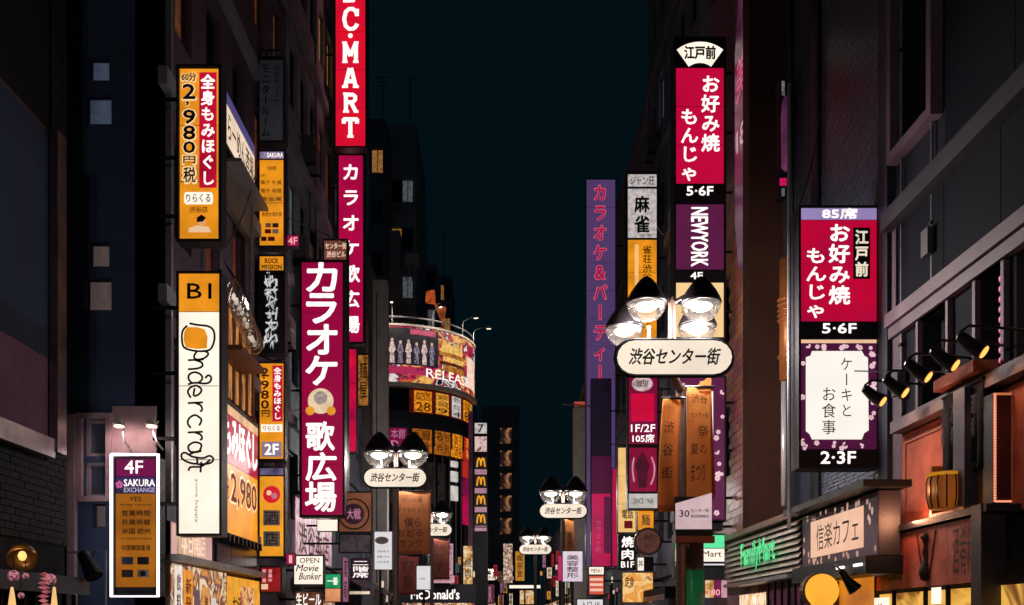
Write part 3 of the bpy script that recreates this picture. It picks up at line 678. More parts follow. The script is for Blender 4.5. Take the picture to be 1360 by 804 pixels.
T = sign('craft_bar_sign', 'tall white sign with an orange B1 top and a handwritten bar name', 'sign', 235, 295, 361, 712, 12.9, .26, 'L', GL, nb=4)
T.panel(E_OR, 237, 291, 364, 414, 1, 'floor_panel'); T.panel(E_CREAM, 237, 291, 415, 709, 1)
T.text('B1', 249, 281, 377, 397, ink('rust2', '7a3510'), 1, bold=-.0)
T.text('B1', 249, 281, 377, 397, ink('rust2', '7a3510'), 1, bold=.02)
def script(T, strokes, m, w, k=1, name='lettering'):
    """strokes in photo pixels, smoothed; brush width in metres"""
    mb = MB()
    for n_, st in enumerate(strokes):
        pts = []
        for i in range(len(st)-1):
            p0 = st[max(i-1, 0)]; p1 = st[i]; p2 = st[i+1]; p3 = st[min(i+2, len(st)-1)]
            for q in range(6):
                t = q/6
                pts.append(tuple(.5*((2*p1[a])+(-p0[a]+p2[a])*t+(2*p0[a]-5*p1[a]+4*p2[a]-p3[a])*t*t+(-p0[a]+3*p1[a]-3*p2[a]+p3[a])*t**3) for a in (0, 1)))
        pts.append(st[-1]); yy = -.007*k-.005-.0008*n_
        mb.ribbon([(T.X(p[0]), T.Z(p[1])) for p in pts], w, yy, yy+.0006)
    return mb.obj(name, m, T.o)
script(T, [
 [(249, 433), (243, 440), (242, 452), (245, 462), (256, 466), (270, 467), (280, 464), (285, 452), (284, 440), (277, 434), (262, 432), (252, 430)],   # the glass
 [(262, 467), (258, 474), (262, 478), (272, 476), (277, 470), (270, 466)],
 [(271, 478), (250, 479)], [(260, 479), (268, 482), (269, 487), (262, 490), (250, 491)],                       # n (turned)
 [(256, 510), (251, 504), (252, 498), (259, 495), (267, 498), (269, 504), (264, 509)], [(250, 511), (260, 509), (272, 510), (279, 508), (281, 502), (277, 499), (273, 503)],   # d
 [(259, 516), (258, 526), (265, 524), (268, 518), (262, 513), (254, 515), (250, 521), (254, 529)],          # e
 [(270, 535), (250, 536)], [(260, 536), (267, 539), (269, 545), (266, 547)],                                   # r
 [(265, 566), (268, 558), (260, 552), (252, 556), (250, 563), (254, 569)],                                                # c
 [(270, 574), (250, 575)], [(260, 575), (267, 578), (269, 583), (266, 585)],
 [(266, 599), (268, 591), (259, 588), (251, 593), (253, 600), (262, 601), (268, 599), (257, 602), (251, 605)],
 [(262, 607), (262, 616), (252, 615), (243, 610), (242, 604), (247, 602), (256, 607), (270, 609), (279, 606), (284, 610), (281, 615), (272, 617), (262, 617)],
 [(280, 611), (268, 620), (254, 621), (251, 626)],
 [(268, 614), (267, 628)]], BLACKP, .027)
MB().prism([(T.X(a), T.Z(b)) for a, b in ((247, 462), (244, 452), (245, 441), (249, 435), (262, 435), (272, 438), (276, 448), (275, 463), (262, 464))], -.0105, -.007).obj('picture', E_OR, T.o)
T.text('yona happy', 258.5, 264, 636, 695, mat('faint_print', 'c9bdb0', .6), 1, rot=True, bold=0)

T = sign('exchange_sign', 'exchange sign outlined in white neon with a purple 4F head', 'sign', 150, 211, 607, 792, 12.85, .25, None, GL, wallx=XL)
T.panel(emit('plum_lit', '7a1450', .9, .1), 154, 207, 610, 633, 1, 'floor_panel'); T.text('4F', 166, 190, 612, 629, WHITE_L, 1, bold=.03)
T.panel(emit('violet_lit', '4a3a78', .8, .3, 2, '28203a'), 154, 207, 634, 655, 1)
T.text('SAKURA', 165, 206, 637, 646, WHITE_L, 1, bold=.04); T.text('EXCHANGE', 165, 206, 648, 654, emit('pale_lilac', 'c8c0d8', .9, .1), 1, bold=.02)
mb = MB()
for k in range(5):
    a = math.radians(90+72*k); mb.disc(T.X(159)+.03*math.cos(a), T.Z(644)+.03*math.sin(a), .022, -.013-.0004*k, -.0125-.0004*k, 10)
mb.obj('flower_emblem', emit('sakura_pink', 'd060a0', .9, .1), T.o)
T.panel(emit('amber_board', 'b86c1a', .85, .22, 1.5), 154, 207, 656, 780, 1); T.panel(mat('dark_print', '1c2230', .5), 154, 207, 781, 789, 1)
rr = ['円両替', 'VISA MONEY EXCHANGE', '外貨両替', '人民元', '韓国 香港', 'OPEN EVERYDAY', '外貨両替所']
T.texts([('YES', 172, 188, 660, 666, dict(bold=.02)), ('foreign currency', 160, 202, 669, 672.5, {})]+[(s_, 162, 200, y, y+7.5, dict(bold=.03)) for s_, y in (('営業時間', 678), ('外貨両替', 690), ('米国 欧州', 702), ('中国韓国香港', 724))]+[('no commission today', 161, 202, 714, 717.5, {})], ink('umber', '3a2412'), 1)
for a, b, m_ in ((162, 740, 'note_blue'), (183, 740, 'note_dark'), (162, 757, 'note_brown'), (183, 757, 'note_pale')):
    T.panel({'note_blue': mat('note_blue', '55607a', .5), 'note_dark': mat('note_dark', '20263a', .5), 'note_brown': mat('note_brown', '4a3430', .5), 'note_pale': mat('note_pale', 'a8a4a4', .5)}[m_], a, a+15, b, b+10, 2, 'banknote_picture')
MB().disc(T.X(190.5), T.Z(762), .035, -.02, -.0142).obj('banknote_picture', BLACKP, T.o)
mb = MB(); q = [(149.5, 604.5), (211.5, 604.5), (211.5, 792.5), (149.5, 792.5)]; q = [(T.X(a), -.04, T.Z(b)) for a, b in q]; mb.tube(q+[q[0]], .017, 8); mb.obj('neon_tube', E_NEON, T.o)
# two little lamps over it
for px, a in ((163, -1), (206, 1)):
    c = P(px, 590, 12.9); o = bpy.data.objects.new('wall_lamp', None); COL.objects.link(o); o.location = (c.x, 13.19, c.z); tag(o, 'small white bracket lamp above the neon sign, %s one' % ('left' if a < 0 else 'right'), 'lamp', 'bracket lamps above the neon exchange sign')
    MB().tube([(0, 0, -.02), (0, -.25, .05), (a*-.03, -.35, .2), (a*.07, -.36, .28)], .014, 6).obj('arm', mat('white_enamel', ''), o)
    MB().prism([(a*.0-.09, .24), (a*.0+.05, .22), (.02, .30), (-.04, .31)], -.42, -.3).obj('shade', mat('white_enamel', ''), o)
    MB().box(-.07, .03, -.41, -.31, .205, .217).obj('bulb', emit('small_bulb', 'ffe0c8', 5., .02), o)
    spot((c.x, 12.86, c.z+.15), (c.x, 13.2, c.z-.1), 7, (1, .7, .62), 150)

T = sign('closed_sign', 'unlit grey sign reading モニタールーム, above the orange ones', 'sign', 343, 379, 78, 190, 18.5, .22, 'L', GL)
T.panel(mat('grey_acrylic', '8a93a6', .3, 0, .2, 2), 345, 377, 80, 188); T.texts([('モニタールーム', 347, 359, 84, 183, dict(vertical=True, bold=.03)), ('渋谷センター', 364, 372, 86, 140, dict(vertical=True, bold=.01))], ink('slate', '1c2230'))
box('cap_board', FRAME, T.o, T.X(347), T.X(375), 0, .1, T.h if hasattr(T, 'h') else T.Z(77), T.Z(66))
T.text('ビル案内', 349, 373, 68, 75, mat('note_pale', ''), 0)
T = sign('menu_sign', 'orange sign of small print with a lilac head, beside a small 4F', 'sign', 343, 379, 200, 329, 18.5, .22, 'L', GL)
T.panel(emit('lilac_lit', 'a89ab8', .8, .3, 6, '4a3468'), 345, 377, 202, 211, 1, 'head_panel'); T.text('SAKURA', 355, 376, 203.5, 209.5, WHITE_L, 1, bold=.02)
T.panel(E_OR, 345, 377, 213, 327)
mi = [('外貨両替', 355, 367, 221, 227), ('OPEN', 346, 352, 232, 235)]+[(s_, 346.5, 374, y, y+5.5) for s_, y in (('電子 外貨', 240), ('電子 両替', 251), ('貴金属', 262))]+[('tel', 346.5, 352, 274, 277), ('香港台湾中国', 348, 374, 282, 288)]
T.texts([m_+(dict(bold=.01),) for m_ in mi], ink('tan2', '8a4a14'))
for a, b, c, m_ in ((353, 297, 7, 'c_peach'), (362, 297, 8, 'c_grey'), (352, 305, 8, 'c_red'), (362, 305, 8, 'c_white'), (347, 315, 7, 'c_maroon'), (356, 315, 9, 'c_red')):
    T.panel(ink(m_, {'c_peach': 'f0b898', 'c_grey': '605050', 'c_red': 'b02030', 'c_white': 'f0e0d0', 'c_maroon': '601828'}[m_]), a, a+c, b, b+5.5, 2, 'picture')
g = sign('floor_sign', 'little crimson 4F tab hanging at the orange menu sign corner', 'sign', 381, 397, 312, 328, 18.6, .12, None, GL, fw=0); g.panel(emit('crim_tab', 'a0104a', .9, .1), 381.5, 396.5, 313, 327); g.text('4F', 383, 395, 315.5, 325, emit('letter_pink', 'ffb0b0', 1, .05), bold=.03)
MB().tube([(T.X(378), .1, .1), (T.X(381), .15, .1)], .02, 6).obj('tab_arm', DARK, T.o)
T = sign('tea_sign', 'small orange ROCK sign above the black jagged lettering', 'sign', 343, 379, 339, 362, 18.5, .22, 'L', GL, nb=1)
T.panel(E_OR, 345, 377, 341, 360); T.texts([('ROCK', 352, 370, 343.5, 350, dict(bold=.05)), ('MISSION', 348, 374, 352, 358, dict(bold=.05))], ink('umber', ''))
T = sign('metal_bar_sign', 'black sign with jagged white spiky lettering running downward', 'sign', 343, 379, 364, 470, 18.5, .22, 'L', GL, fm=mat('matte_black', '0d0e12', .5))
random.seed(11)
mb = MB(); kk = 0
for vs, fs in lay('SIATRS', T.X(352), T.X(369), T.Z(455), T.Z(370), rot=True, bold=.06): mb.add([(v[0]+.02*math.sin(v[1]*37), -.012, v[1]) for v in vs], fs)
for k in range(64):
    t = random.random(); py = 366+t*92; e = abs(t-.5)*2; wd = 4+6*e; x = 360.5+random.uniform(-wd, wd); l = random.uniform(3, 9)*(.5+e)
    dy = (1 if t > .5 else -1)*l*random.choice((1, 1, -1)); w_ = random.uniform(.7, 1.5)
    q = [(T.X(x-w_), T.Z(py)), (T.X(x+w_), T.Z(py)), (T.X(x+random.uniform(-2.5, 2.5)), T.Z(py+dy))]
    mb.add([(p[0], -.013-.0002*k, p[1]) for p in q], [(0, 1, 2)])
mb.obj('lettering', emit('silver_letter', 'd8d8da', .95, .25, 14), T.o)
T = sign('massage_sign', 'smaller orange 2,980 sign with a 2F plate in the left stack', 'sign', 343, 379, 481, 612, 18.5, .22, 'L', GL)
T.panel(E_OR, 345, 377, 483, 610); T.panel(E_RED, 362, 375.5, 486, 560, 2, 'red_strip'); T.text('全身もみほぐし', 363.5, 374, 488, 558, WHITE_L, 2, vertical=True, bold=.04)
T.texts([('2', 347, 357, 489, 500, dict(bold=.06)), (',', 349, 352, 501, 504, dict(bold=.06)), ('9', 347, 357, 506, 517, dict(bold=.06)), ('8', 347, 357, 519, 530, dict(bold=.06)), ('0', 347, 357, 532, 543, dict(bold=.06)), ('円', 348, 358, 545, 554, dict(bold=.03))], ink('ma2', '8a2018'))
T.panel(E_CREAM, 347, 375, 564, 574, 2, 'name_plate'); T.text('りらくる', 350, 372, 566, 572.5, ink('tan2', ''), 2, bold=.02)
T.panel(emit('lilac_plate', '9a88a0', .8, .1), 348, 374, 587, 607, 2, 'floor_plate'); T.text('2F', 352, 370, 590, 604, WHITE_L, 2, bold=.05)
T = sign('round_logo_sign', 'lowest orange sign of the left stack, with a red disc', 'sign', 343, 379, 620, 741, 18.5, .22, 'L', GL)
T.panel(emit('lilac_top', '8078a0', .7, .3, 4, '3a3450'), 345, 377, 622, 631, 1, 'head_panel'); T.panel(E_YE, 345, 377, 633, 739)
MB().disc(T.X(361), T.Z(657), 11.5*T.s, -.014, -.0075).obj('red_disc', emit('disc_red', 'd81c30', 1, .1), T.o)
mb = MB().disc(T.X(357.5), T.Z(655), 3.4*T.s, -.02, -.0145); mb.obj('spot', E_PEACH, T.o); MB().disc(T.X(364.5), T.Z(659), 4*T.s, -.0205, -.0145).obj('spot', emit('lil_spot', 'c88098', .9), T.o)
GP = mat('grey_print', 'b4b0b0', .5)
for y in (678, 706): T.panel(GP, 350, 372, y, y+20, 2, 'picture')
T.texts([('酒', 352, 370, 679.5, 696.5, dict(bold=.02)), ('店', 352, 370, 707.5, 724.5, dict(bold=.02))], ink('slate2', '50506a'), 2)
g = sign('floor_sign', 'tiny crimson 1 tab under the orange round logo sign', 'sign', 380, 392, 735, 751, 18.6, .12, None, GL, fw=0); g.panel(emit('crim_tab', ''), 380.5, 391.5, 736, 750); g.text('1', 384, 388, 738, 748, emit('letter_pink', ''), bold=.04)

# shoe shop sign
T = sign('shoe_shop_sign', 'towering bright red sign spelling C MART downward in cream', 'sign', 443, 488, -60, 197, 26, .3, 'L', GL)
E_BR = emit('bright_red', 'e2102c', 1., .06, 1.2, 'c80c30'); T.panel(E_BR, 446, 485, -58, 194)
def slab(T, ch, x0, x1, y0, y1):
    """slab-serif capital as strokes in a 10 x 10 cell"""
    G = {'C': [[(8.6, 7.3), (8, 8.8), (6.4, 9.8), (4.2, 9.8), (2.3, 8.4), (1.4, 5), (2.3, 1.7), (4.2, .3), (6.6, .4), (8.3, 1.6), (8.9, 2.8)], [(8.75, 6.4), (8.75, 9.8)]],
         'M': [[(1.8, 0), (1.8, 10)], [(8.2, 0), (8.2, 10)], [(1.8, 9.4), (5, 3.2)], [(5, 3.2), (8.2, 9.4)]],
         'A': [[(1.8, 0), (4.6, 9.6)], [(5.4, 9.6), (8.2, 0)], [(3, 3.1), (7, 3.1)]],
         'R': [[(2.4, 0), (2.4, 10)], [(2.4, 9.1), (6.3, 9.1), (7.7, 8.2), (7.8, 6.6), (6.5, 5.3), (2.4, 5.1)], [(5.4, 5), (8.2, .4)]],
         'T': [[(5, 0), (5, 9.6)], [(.9, 9.2), (9.1, 9.2)], [(1.2, 9.5), (1.2, 7)], [(8.8, 9.5), (8.8, 7)]],
         'B': [[(2.4, 0), (2.4, 10)], [(2.4, 9.1), (6.3, 9.1), (7.5, 7.4), (6.3, 5.3), (2.4, 5.2)], [(6.3, 5.2), (8, 3), (6.6, .7), (2.4, .7)]]}
    S = {'M': [(.3, 3.4, .45), (6.6, 9.7, .45), (.3, 2.8, 9.5), (7.2, 9.7, 9.5)], 'A': [(.2, 3.6, .45), (6.4, 9.8, .45)], 'R': [(.8, 4.2, .45), (.8, 3, 9.55), (7, 9.6, .45)], 'T': [(3.2, 6.8, .45)], 'C': [], 'B': [(.8, 3, .45), (.8, 3, 9.55)]}
    w = (x1-x0)*T.s*.23; mb = MB(); f = lambda p: (T.X(x0+(x1-x0)*p[0]/10), T.Z(y1-(y1-y0)*p[1]/10)); n = 0
    for st in G[ch]: mb.ribbon([f(p) for p in st], w, -.018-.0006*n, -.0175-.0006*n); n += 1
    for a, b, z in S[ch]: mb.ribbon([f((a, z)), f((b, z))], w*.62, -.018-.0006*n, -.0175-.0006*n); n += 1
    mb.obj('letter', WHITE_L, T.o)
for ch, y0, y1 in (('B', -32, 4), ('C', 12, 40), ('M', 56, 84), ('A', 90, 117), ('R', 124, 150), ('T', 157, 183)): slab(T, ch, 454, 477, y0, y1)
MB().disc(T.X(465.5), T.Z(48), 3*T.s, -.018, -.0075).obj('dot', WHITE_L, T.o)
T = sign('karaoke_sign', 'farther crimson karaoke sign hanging right below the bright red sign', 'sign', 448, 485, 205, 457, 26.6, .3, 'L', GL)
T.panel(emit('crimson_far', 'b00845', 1., .14, 1.2), 450, 482, 207, 454); T.text('カラオケ歌広場', 454, 478, 212, 448, WHITE_L, vertical=True, bold=.045, pad=.3)
T = sign('karaoke_sign', 'largest crimson karaoke sign, big white カラオケ歌広場 characters', 'sign', 398, 458, 346, 687, 21.6, .35, 'L', GL)
E_KA = emit('karaoke_crimson', '96063e', 1., .08, .8); T.panel(E_KA, 401, 455, 349, 684)
T.texts([('カ', 408, 447, 350, 387, dict(bold=.055)), ('ラ', 408, 446, 391, 429, dict(bold=.055)), ('オ', 408, 447, 432, 470, dict(bold=.055)), ('ケ', 407, 447, 474, 511, dict(bold=.055)), ('歌', 407, 444, 561, 598, dict(bold=.045)), ('広', 407, 446, 602, 638, dict(bold=.05)), ('場', 406, 446, 641, 679, dict(bold=.045))], WHITE_L)
MB().disc(T.X(426), T.Z(533), 17*T.s, -.014, -.0075).obj('round_emblem', emit('emblem_cream', 'f6d8b0', .95, .12, 6), T.o)
for cx in (412, 440): MB().disc(T.X(cx), T.Z(546), 6*T.s, -.0205, -.0145, 14).obj('orange_spot', emit('emblem_or', 'f0a030', .95), T.o)
MB().disc(T.X(426), T.Z(529), 9*T.s, -.0205, -.0145, 18).obj('grey_spot', emit('emblem_grey', 'b8a49c', .9, .2, 12), T.o)
T = sign('street_name_sign', 'narrow rust strip sign with センター街 head behind the big karaoke sign', 'sign', 429, 462, 318, 660, 23.6, .25, 'L', GL)
T.panel(emit('rust_strip', 'a83c22', .85, .3, 4), 455, 461, 350, 658); T.panel(emit('rust_head', '8a5044', .7, .2, 5), 430, 461, 320, 345)
T.texts([('センター街', 432, 460, 323, 331, dict(bold=.03)), ('渋谷ビル', 434, 459, 334, 342, dict(bold=.03)), ('和食個室居酒屋全室個室飲放題付', 455.5, 460.5, 352, 652, dict(vertical=True, bold=.02))], emit('letter_warm', 'ffd8b8', 1, .1))
T = sign('bar_sign', 'slim glowing red sign tucked right of the karaoke signs', 'sign', 459, 474, 462, 602, 25.2, .2, 'L', GL, fw=.01); T.panel(emit('hot_red', 'd81038', 1., .25, 1.5, '7a0840'), 460, 473, 464, 600)
T = sign('window_board', 'amber lit board in the gap left of the pale pier', 'sign', 475, 490, 470, 541, 30, .2, 'L', GL, fw=.02); T.panel(emit('amber_gap', 'c07a34', .8, .4, 5), 476, 489, 472, 539); T.text('麺屋', 477, 488, 480, 530, ink('umber', ''), vertical=True)

# boards flat on the left wall
T = Wall('hall_sign', 'slanting white wall sign with lilac top right of the orange sign', 'sign', -4.36, 299, 338, 9.32, 10.2)
box('cabinet', FRAME, T.o, 0, T.len, .0, .13, -.04, T.h+.04); T.panelw(emit('white_wall_sign', 'f6dcc0', 1., .1, 3), 299.5, 337.5, 9.36, 9.98, 1); T.panelw(emit('lilac_edge', '5a5088', .8, .1), 299.5, 337.5, 9.99, 10.18, 1)
T.textw('らーめん酒場', 302, 336, 9.45, 9.9, ink('tan2', ''), 1, bold=.01)
box('shelf', STEEL, T.o, 0, T.len, -.25, .1, -.3, -.24)
box('under_panel', mat('under_panel', '7a6a60', .6), T.o, .05, T.len-.05, .0, .1, -.9, -.31)
T = Wall('price_board', 'big slanting red and orange 2,980 board along the left wall', 'billboard', -4.32, 294, 342, 3.05, 5.15)
box('cabinet', FRAME, T.o, -.05, T.len+.05, .0, .12, -.06, T.h+.06)
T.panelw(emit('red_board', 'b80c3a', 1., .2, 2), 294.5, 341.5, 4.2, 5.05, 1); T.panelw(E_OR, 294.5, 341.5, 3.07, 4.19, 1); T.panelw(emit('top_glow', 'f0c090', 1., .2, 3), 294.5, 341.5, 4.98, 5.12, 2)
T.textw('もみほぐし', 297, 340, 4.32, 4.95, WHITE_L, 2, bold=.06); T.textw('2,980', 304, 340, 3.5, 4.08, hal, 2, bold=.08); T.textw('2,980', 305, 339, 3.53, 4.05, ink('ma3', 'c02818'), 3, bold=.03)
T.textw('60分', 296, 303, 3.6, 3.95, INK_MA, 2, bold=.03)
for k in range(9): MB().prism([(T.len*(k+.4)/9, -.14), (T.len*(k+.7)/9, -.14), (T.len*(k+.7)/9, -.02), (T.len*(k+.4)/9, -.02)], -.1, .0).obj('lamp_clip', DARK, T.o)
# glassy cluster of shop lamps
T = Wall('glass_lantern_cluster', 'clump of clear glass lanterns under a shelf beside the B1 sign', 'lantern', -4.2, 300, 332, 5.95, 7.3)
box('shelf', mat('rust_metal', '7a4a30', .5, .3), T.o, 0, T.len, -.25, .3, -.1, -.02)
random.seed(5)
for k in range(9):
    u = T.len*(k+.5)/9; z = .28+.5*(1-k/9)*random.uniform(.5, 1); r = .15
    c_ = MB().lathe([(.02, r*2.3), (r*.7, r*1.6), (r, r*.6), (r*.9, -.2*r), (r*.4, -r*.7), (.001, -r*.8)], (u, -.1, z), 12).obj('glass_lantern', clear_glass(), T.o, True); MB().lathe([(.001, .08), (.03, .04), (.035, -.02), (.001, -.05)], (u, -.1, z+.05), 8).obj('flame_bulb', emit('pale_bulb', 'd8c8b8', 1.3, .2), c_, True)
    MB().tube([(u, -.1, z+r*2.3), (u, .05, 1.3)], .008, 4).obj('wire', DARK, T.o)
point((T.o.location.x+.35, T.o.location.y+.5, 6.75), 5, (1, .85, .75), .1)
mb = MB()
T = Wall('spiral_vent_pipe', 'ribbed metal pipe climbing the wall by the slanting white sign', 'pipe', -4.38, 331, 336, 6.9, 9.3)
mb = MB(); rr = []; pp = []
for k in range(60): pp.append((.05, -.02, k*.04)); rr.append(.03+.01*(k % 2))
mb.tube(pp, rr, 8).obj('pipe_body', GREYM, T.o)
T = Wall('bay_window', 'amber lit bay windows on the left wall above the price board', 'window', -4.4, 298, 333, 5.25, 7.0)
box('back', FRAME, T.o, 0, T.len, .0, .06, 0, T.h); AMB = print_mat('amber_room', ['2c1410', 'a85c28', 'e8a050', '5c2c1c', 'f0c080'], 3, .8, (4, 1, .4))
for k in range(4): a = T.len*k/4+.04; box('pane', AMB, T.o, a, T.len*(k+1)/4-.04, -.02, -.001, .06, T.h-.06)
for k in range(5): box('mullion', mat('rust_metal', '7a4a30', .5, .3), T.o, T.len*k/4-.035, T.len*k/4+.035, -.06, -.002, 0, T.h)
# street level shops, left
T = Wall('shopfront', 'lit convenience shopfront of posters low on the left wall', 'shopfront', -4.38, 226, 345, .12, 2.55)
box('fascia', mat('pale_fascia', 'b0a8a4', .4, .2, .3), T.o, 0, T.len, -.14, .1, 2.33, 2.42)
shop = print_mat('shop_inside', ['201014', '8a4a30', 'f0d0a8', '502438', 'd89040', '2a1a28'], 2.5, 1.0)
T.panelw(print_mat('shop_inside', []), 226.5, 300, .3, 2.42, 1, 'shop_window')
for a, b, z0, z1, hx, tx in ((231, 241, .5, 2.4, 'fbeee0', '飲料水'), (243, 255, .5, 2.36, 'f09828', '新発売'), (257, 264, .5, 2.1, '6a5058', ''), (268, 277, .5, 2.15, 'e8a050', '珈琲'), (280, 286, .5, 2.0, 'e8d8d0', ''), (301, 344, 1.35, 2.38, 'f5a828', '')):
    T.panelw(emit('post_'+hx, hx, .95, .15, 5), a, b, z0, z1, 2, 'poster')
    if tx: T.textw(tx, a+2, b-2, max(z0, 1.5), z1-.1, ink('brick_red', 'a03020'), 2, vertical=True, bold=.02)
T.textw('お酒', 308, 322, 1.75, 2.05, INK_BR, 2, bold=.03); T.panelw(print_mat('food_print', ['c05828', 'f0c070', 'a02838', 'f8e0b0'], 5, .95), 318, 335, 1.5, 2.25, 3, 'picture')
T2 = Wall('pink_poster', 'pink and cream poster strip just under the white bar sign', 'poster', -4.4, 226, 286, 2.5, 3.05)
box('board', FRAME, T2.o, 0, T2.len, 0, .06, 0, T2.h); T2.panelw(print_mat('rose_print', ['c08088', 'e8b8b0', 'd89898', 'f0d8a0', 'a05058'], 1.8, .8, (3, 1, .3)), 227, 281, 2.52, 3.03, 1)
T2.textw('本日開店', 240, 272, 2.6, 2.95, emit('letter_warm', ''), 1)
T3 = Wall('dark_fascia', 'dark glass fascia strip under the slanting price board', 'fascia', -4.37, 288, 341, 2.5, 3.0)
for k in range(3): box('panel', mat('dark_glass_panel', '2a303c', .15, .2), T3.o, T3.len*k/3+.01, T3.len*(k+1)/3-.01, 0, .08, 0, T3.h)
T = sign('small_red_sign', 'small red lit box at street level under the orange stack', 'sign', 345, 375, 752, 788, 18.3, .3, 'L', GL, nb=1)
T.panel(emit('deep_red', '98141c', .95, .25, 4), 347, 373, 754, 786); T.texts([('居酒屋', 348, 354, 756, 774, dict(vertical=True)), ('営業中', 356, 362, 756, 774, dict(vertical=True))], emit('letter_pink', ''))
T.panel(E_PEACH, 347, 356, 776, 783, 2, 'picture')
# lantern stall, bottom left
T = Wall('stall_canopy', 'dark shop canopy with hanging pink lanterns at the lower left corner', 'canopy', -5.2, -60, 90, 2.05, 2.25)
box('roof_board', DARK, T.o, 0, T.len, -.25, .45, 0, .06); box('front_valance', DARK, T.o, 0, T.len, -.27, -.251, -.1, .1)
for k in range(10): box('slat', mat('dark_wood', '16141a', .8, 0, .3, 4, .1, .15), T.o, T.len*(k+.1)/10, T.len*(k+.25)/10, -.18, -.14, -1.9, -.101)
box('back_wall', mat('dark_wood', ''), T.o, 0, T.len, .1, .4, -1.9, -.001)
T = Front('table_lamp', 'warm lit metal lamp shade standing on the lower left canopy', 'lamp', 14, 45, 722, 744, 10.5)
T.o.rotation_euler = (math.radians(-48), 0, math.radians(25))
MB().lathe([(.04, .19), (.1, .17), (.14, .1), (.16, 0), (.15, -.005), (.12, .1), (.05, .165)], n=18).obj('shade', mat('brass_dark', '6a5030', .3, .7), T.o, True)
MB().lathe([(.001, .12), (.035, .11), (.045, .07), (.035, .03), (.001, .02)], n=14).obj('bulb', emit('warm_bulb', 'ffc070', 1.6, .05), T.o, True); point((T.o.location.x, T.o.location.y-.25, T.o.location.z+.1), 5, (1, .6, .3))
PLN = emit('pink_paper', '300818', .9, .35, 38, 'e890a0'); i = 0
for px, py, r, d in ((18, 763, 9, 9.7), (34, 764, 5, 9.8), (67, 768, 9, 10.4), (28, 790, 5, 9.75)):
    T = Front('paper_lantern', ['leftmost round pink paper lantern under the dark canopy', 'thin pink paper lantern, second under the dark canopy', 'pink paper lantern above the tall yellow cone lamp', 'small low pink paper lantern between the cone lamps'][i], 'lantern', px-r, px+r, py-r, py+r, d, 'pink lanterns under the lower left canopy')
    R_ = r*T.s*.8; MB().lathe([(R_*.3, 0), (R_*.75, R_*.25), (R_, R_*.8), (R_, R_*1.2), (R_*.75, R_*1.75), (R_*.3, R_*2)], n=14).obj('paper_shade', PLN, T.o, True); MB().tube([(0, 0, R_*2), (0, 0, R_*2+.12)], .006, 5).obj('cord', DARK, T.o)
    MB().lathe([(R_*.33, -.01), (R_*.33, .01)], n=10).obj('ring', DARK, T.o); i += 1
for px, w_, lb in ((16, 12, 'left yellow cone lamp at the bottom left corner'), (72, 10, 'right yellow cone lamp beside the pink lantern string')):
    T = Front('cone_lamp', lb, 'lamp', px-w_/2, px+w_/2, 786, 830, 9.8, 'cone lamps under the lower left canopy'); R_ = w_*T.s/2
    MB().lathe([(R_*1.4, 0), (R_, .12), (R_*.6, .28), (.012, .37), (.001, .375)], n=16).obj('paper_cone', emit('cone_yellow', 'ffc880', 1.05, .1, 5), T.o, True); MB().lathe([(R_*1.45, -.02), (R_*1.45, .0)], n=16).obj('base_ring', DARK, T.o)
T = Front('string_of_lanterns', 'pink twisted paper garland hanging beside the right cone lamp', 'garland', 52, 66, 772, 815, 10.2)
mb = MB()
for k in range(9): mb.lathe([(.001, 0), (.05+.01*(k % 2), .02), (.001, .045)], (.02*math.sin(k*2.), 0, .38-.045*k), 10)
mb.obj('garland_body', emit('garland', '8a2c40', .8, .4, 12, 'd88080'), T.o)
def black_spot(label, px, py, d, ax, group, sz=.3):
    T = Front('spotlight', label, 'spotlight', px-8, px+8, py, py+16, d, group)
    mb = MB().tube([(-ax*sz*.45, 0, sz*.55), (ax*sz*.25, -.02, -.02)], [sz*.16, sz*.3], 12); mb.obj('housing', DARK, T.o); return T
T = Front('spotlight', 'unlit black spotlight on a bar right of the lower left canopy', 'spotlight', 105, 132, 724, 772, 11.9)
MB().tube([(-.12, .05, .36), (-.1, .045, .33), (-.02, .02, .2), (.07, -.02, .05)], [.03, .07, .085, .11], 12).obj('housing', DARK, T.o); MB().tube([(-.35, .2, .36), (.12, .2, .38), (.12, .2, -.3)], .012, 6).obj('bar', STEEL, T.o)
MB().tube([(0, .1, .28), (0, .2, .37)], .015, 6).obj('yoke', DARK, T.o)

# ================================================================== lower left-centre clutter
GC_ = 'small signs along the left pavement'
T = sign('poster_stand', 'white sign lettered Movie Bunker low beside the green light', 'sign', 389, 431, 737, 778, 20, .12, 'L', GC_, nb=1)
T.panel(E_CREAM, 391, 429, 739, 776); T.text('Movie', 393, 424, 749, 759, INK_MA, shear=.25, bold=.03, y=-.01) if False else T.texts([('Movie', 393, 423, 750, 759, dict(shear=.3, bold=.03)), ('Bunker', 397, 427, 761, 770, dict(shear=.3, bold=.03))], ink('plum', '7a2050')); T.text('OPEN', 398, 424, 741, 748, ink('tan', ''))
T = Wall('shopfront', 'pink lit shop window behind the big karaoke sign foot', 'shopfront', -4.42, 391, 445, .12, 4.5)
T.panelw(print_mat('pink_shop', ['2a1420', 'f0b8c8', '803050', 'ffe8e8', '402030'], 2.2, .85, (5, 1, .5)), 392, 440, 2.55, 4.4, 1, 'window_display'); box('head_beam', FRAME, T.o, 0, T.len, -.1, .05, 4.3, 4.38)
T.panelw(print_mat('shop_inside', []), 392, 444, .3, 2.2, 1, 'shop_window'); box('mid_beam', FRAMEW, T.o, 0, T.len, -.15, .05, 2.2, 2.5)
T.textw('渋谷本店', 396, 436, 3.2, 3.9, INK_MA, 2)
T = sign('green_light_box', 'green over peach lit box right of the Movie Bunker sign', 'sign', 431, 453, 762, 800, 22, .3, 'L', GC_, nb=1, fw=0)
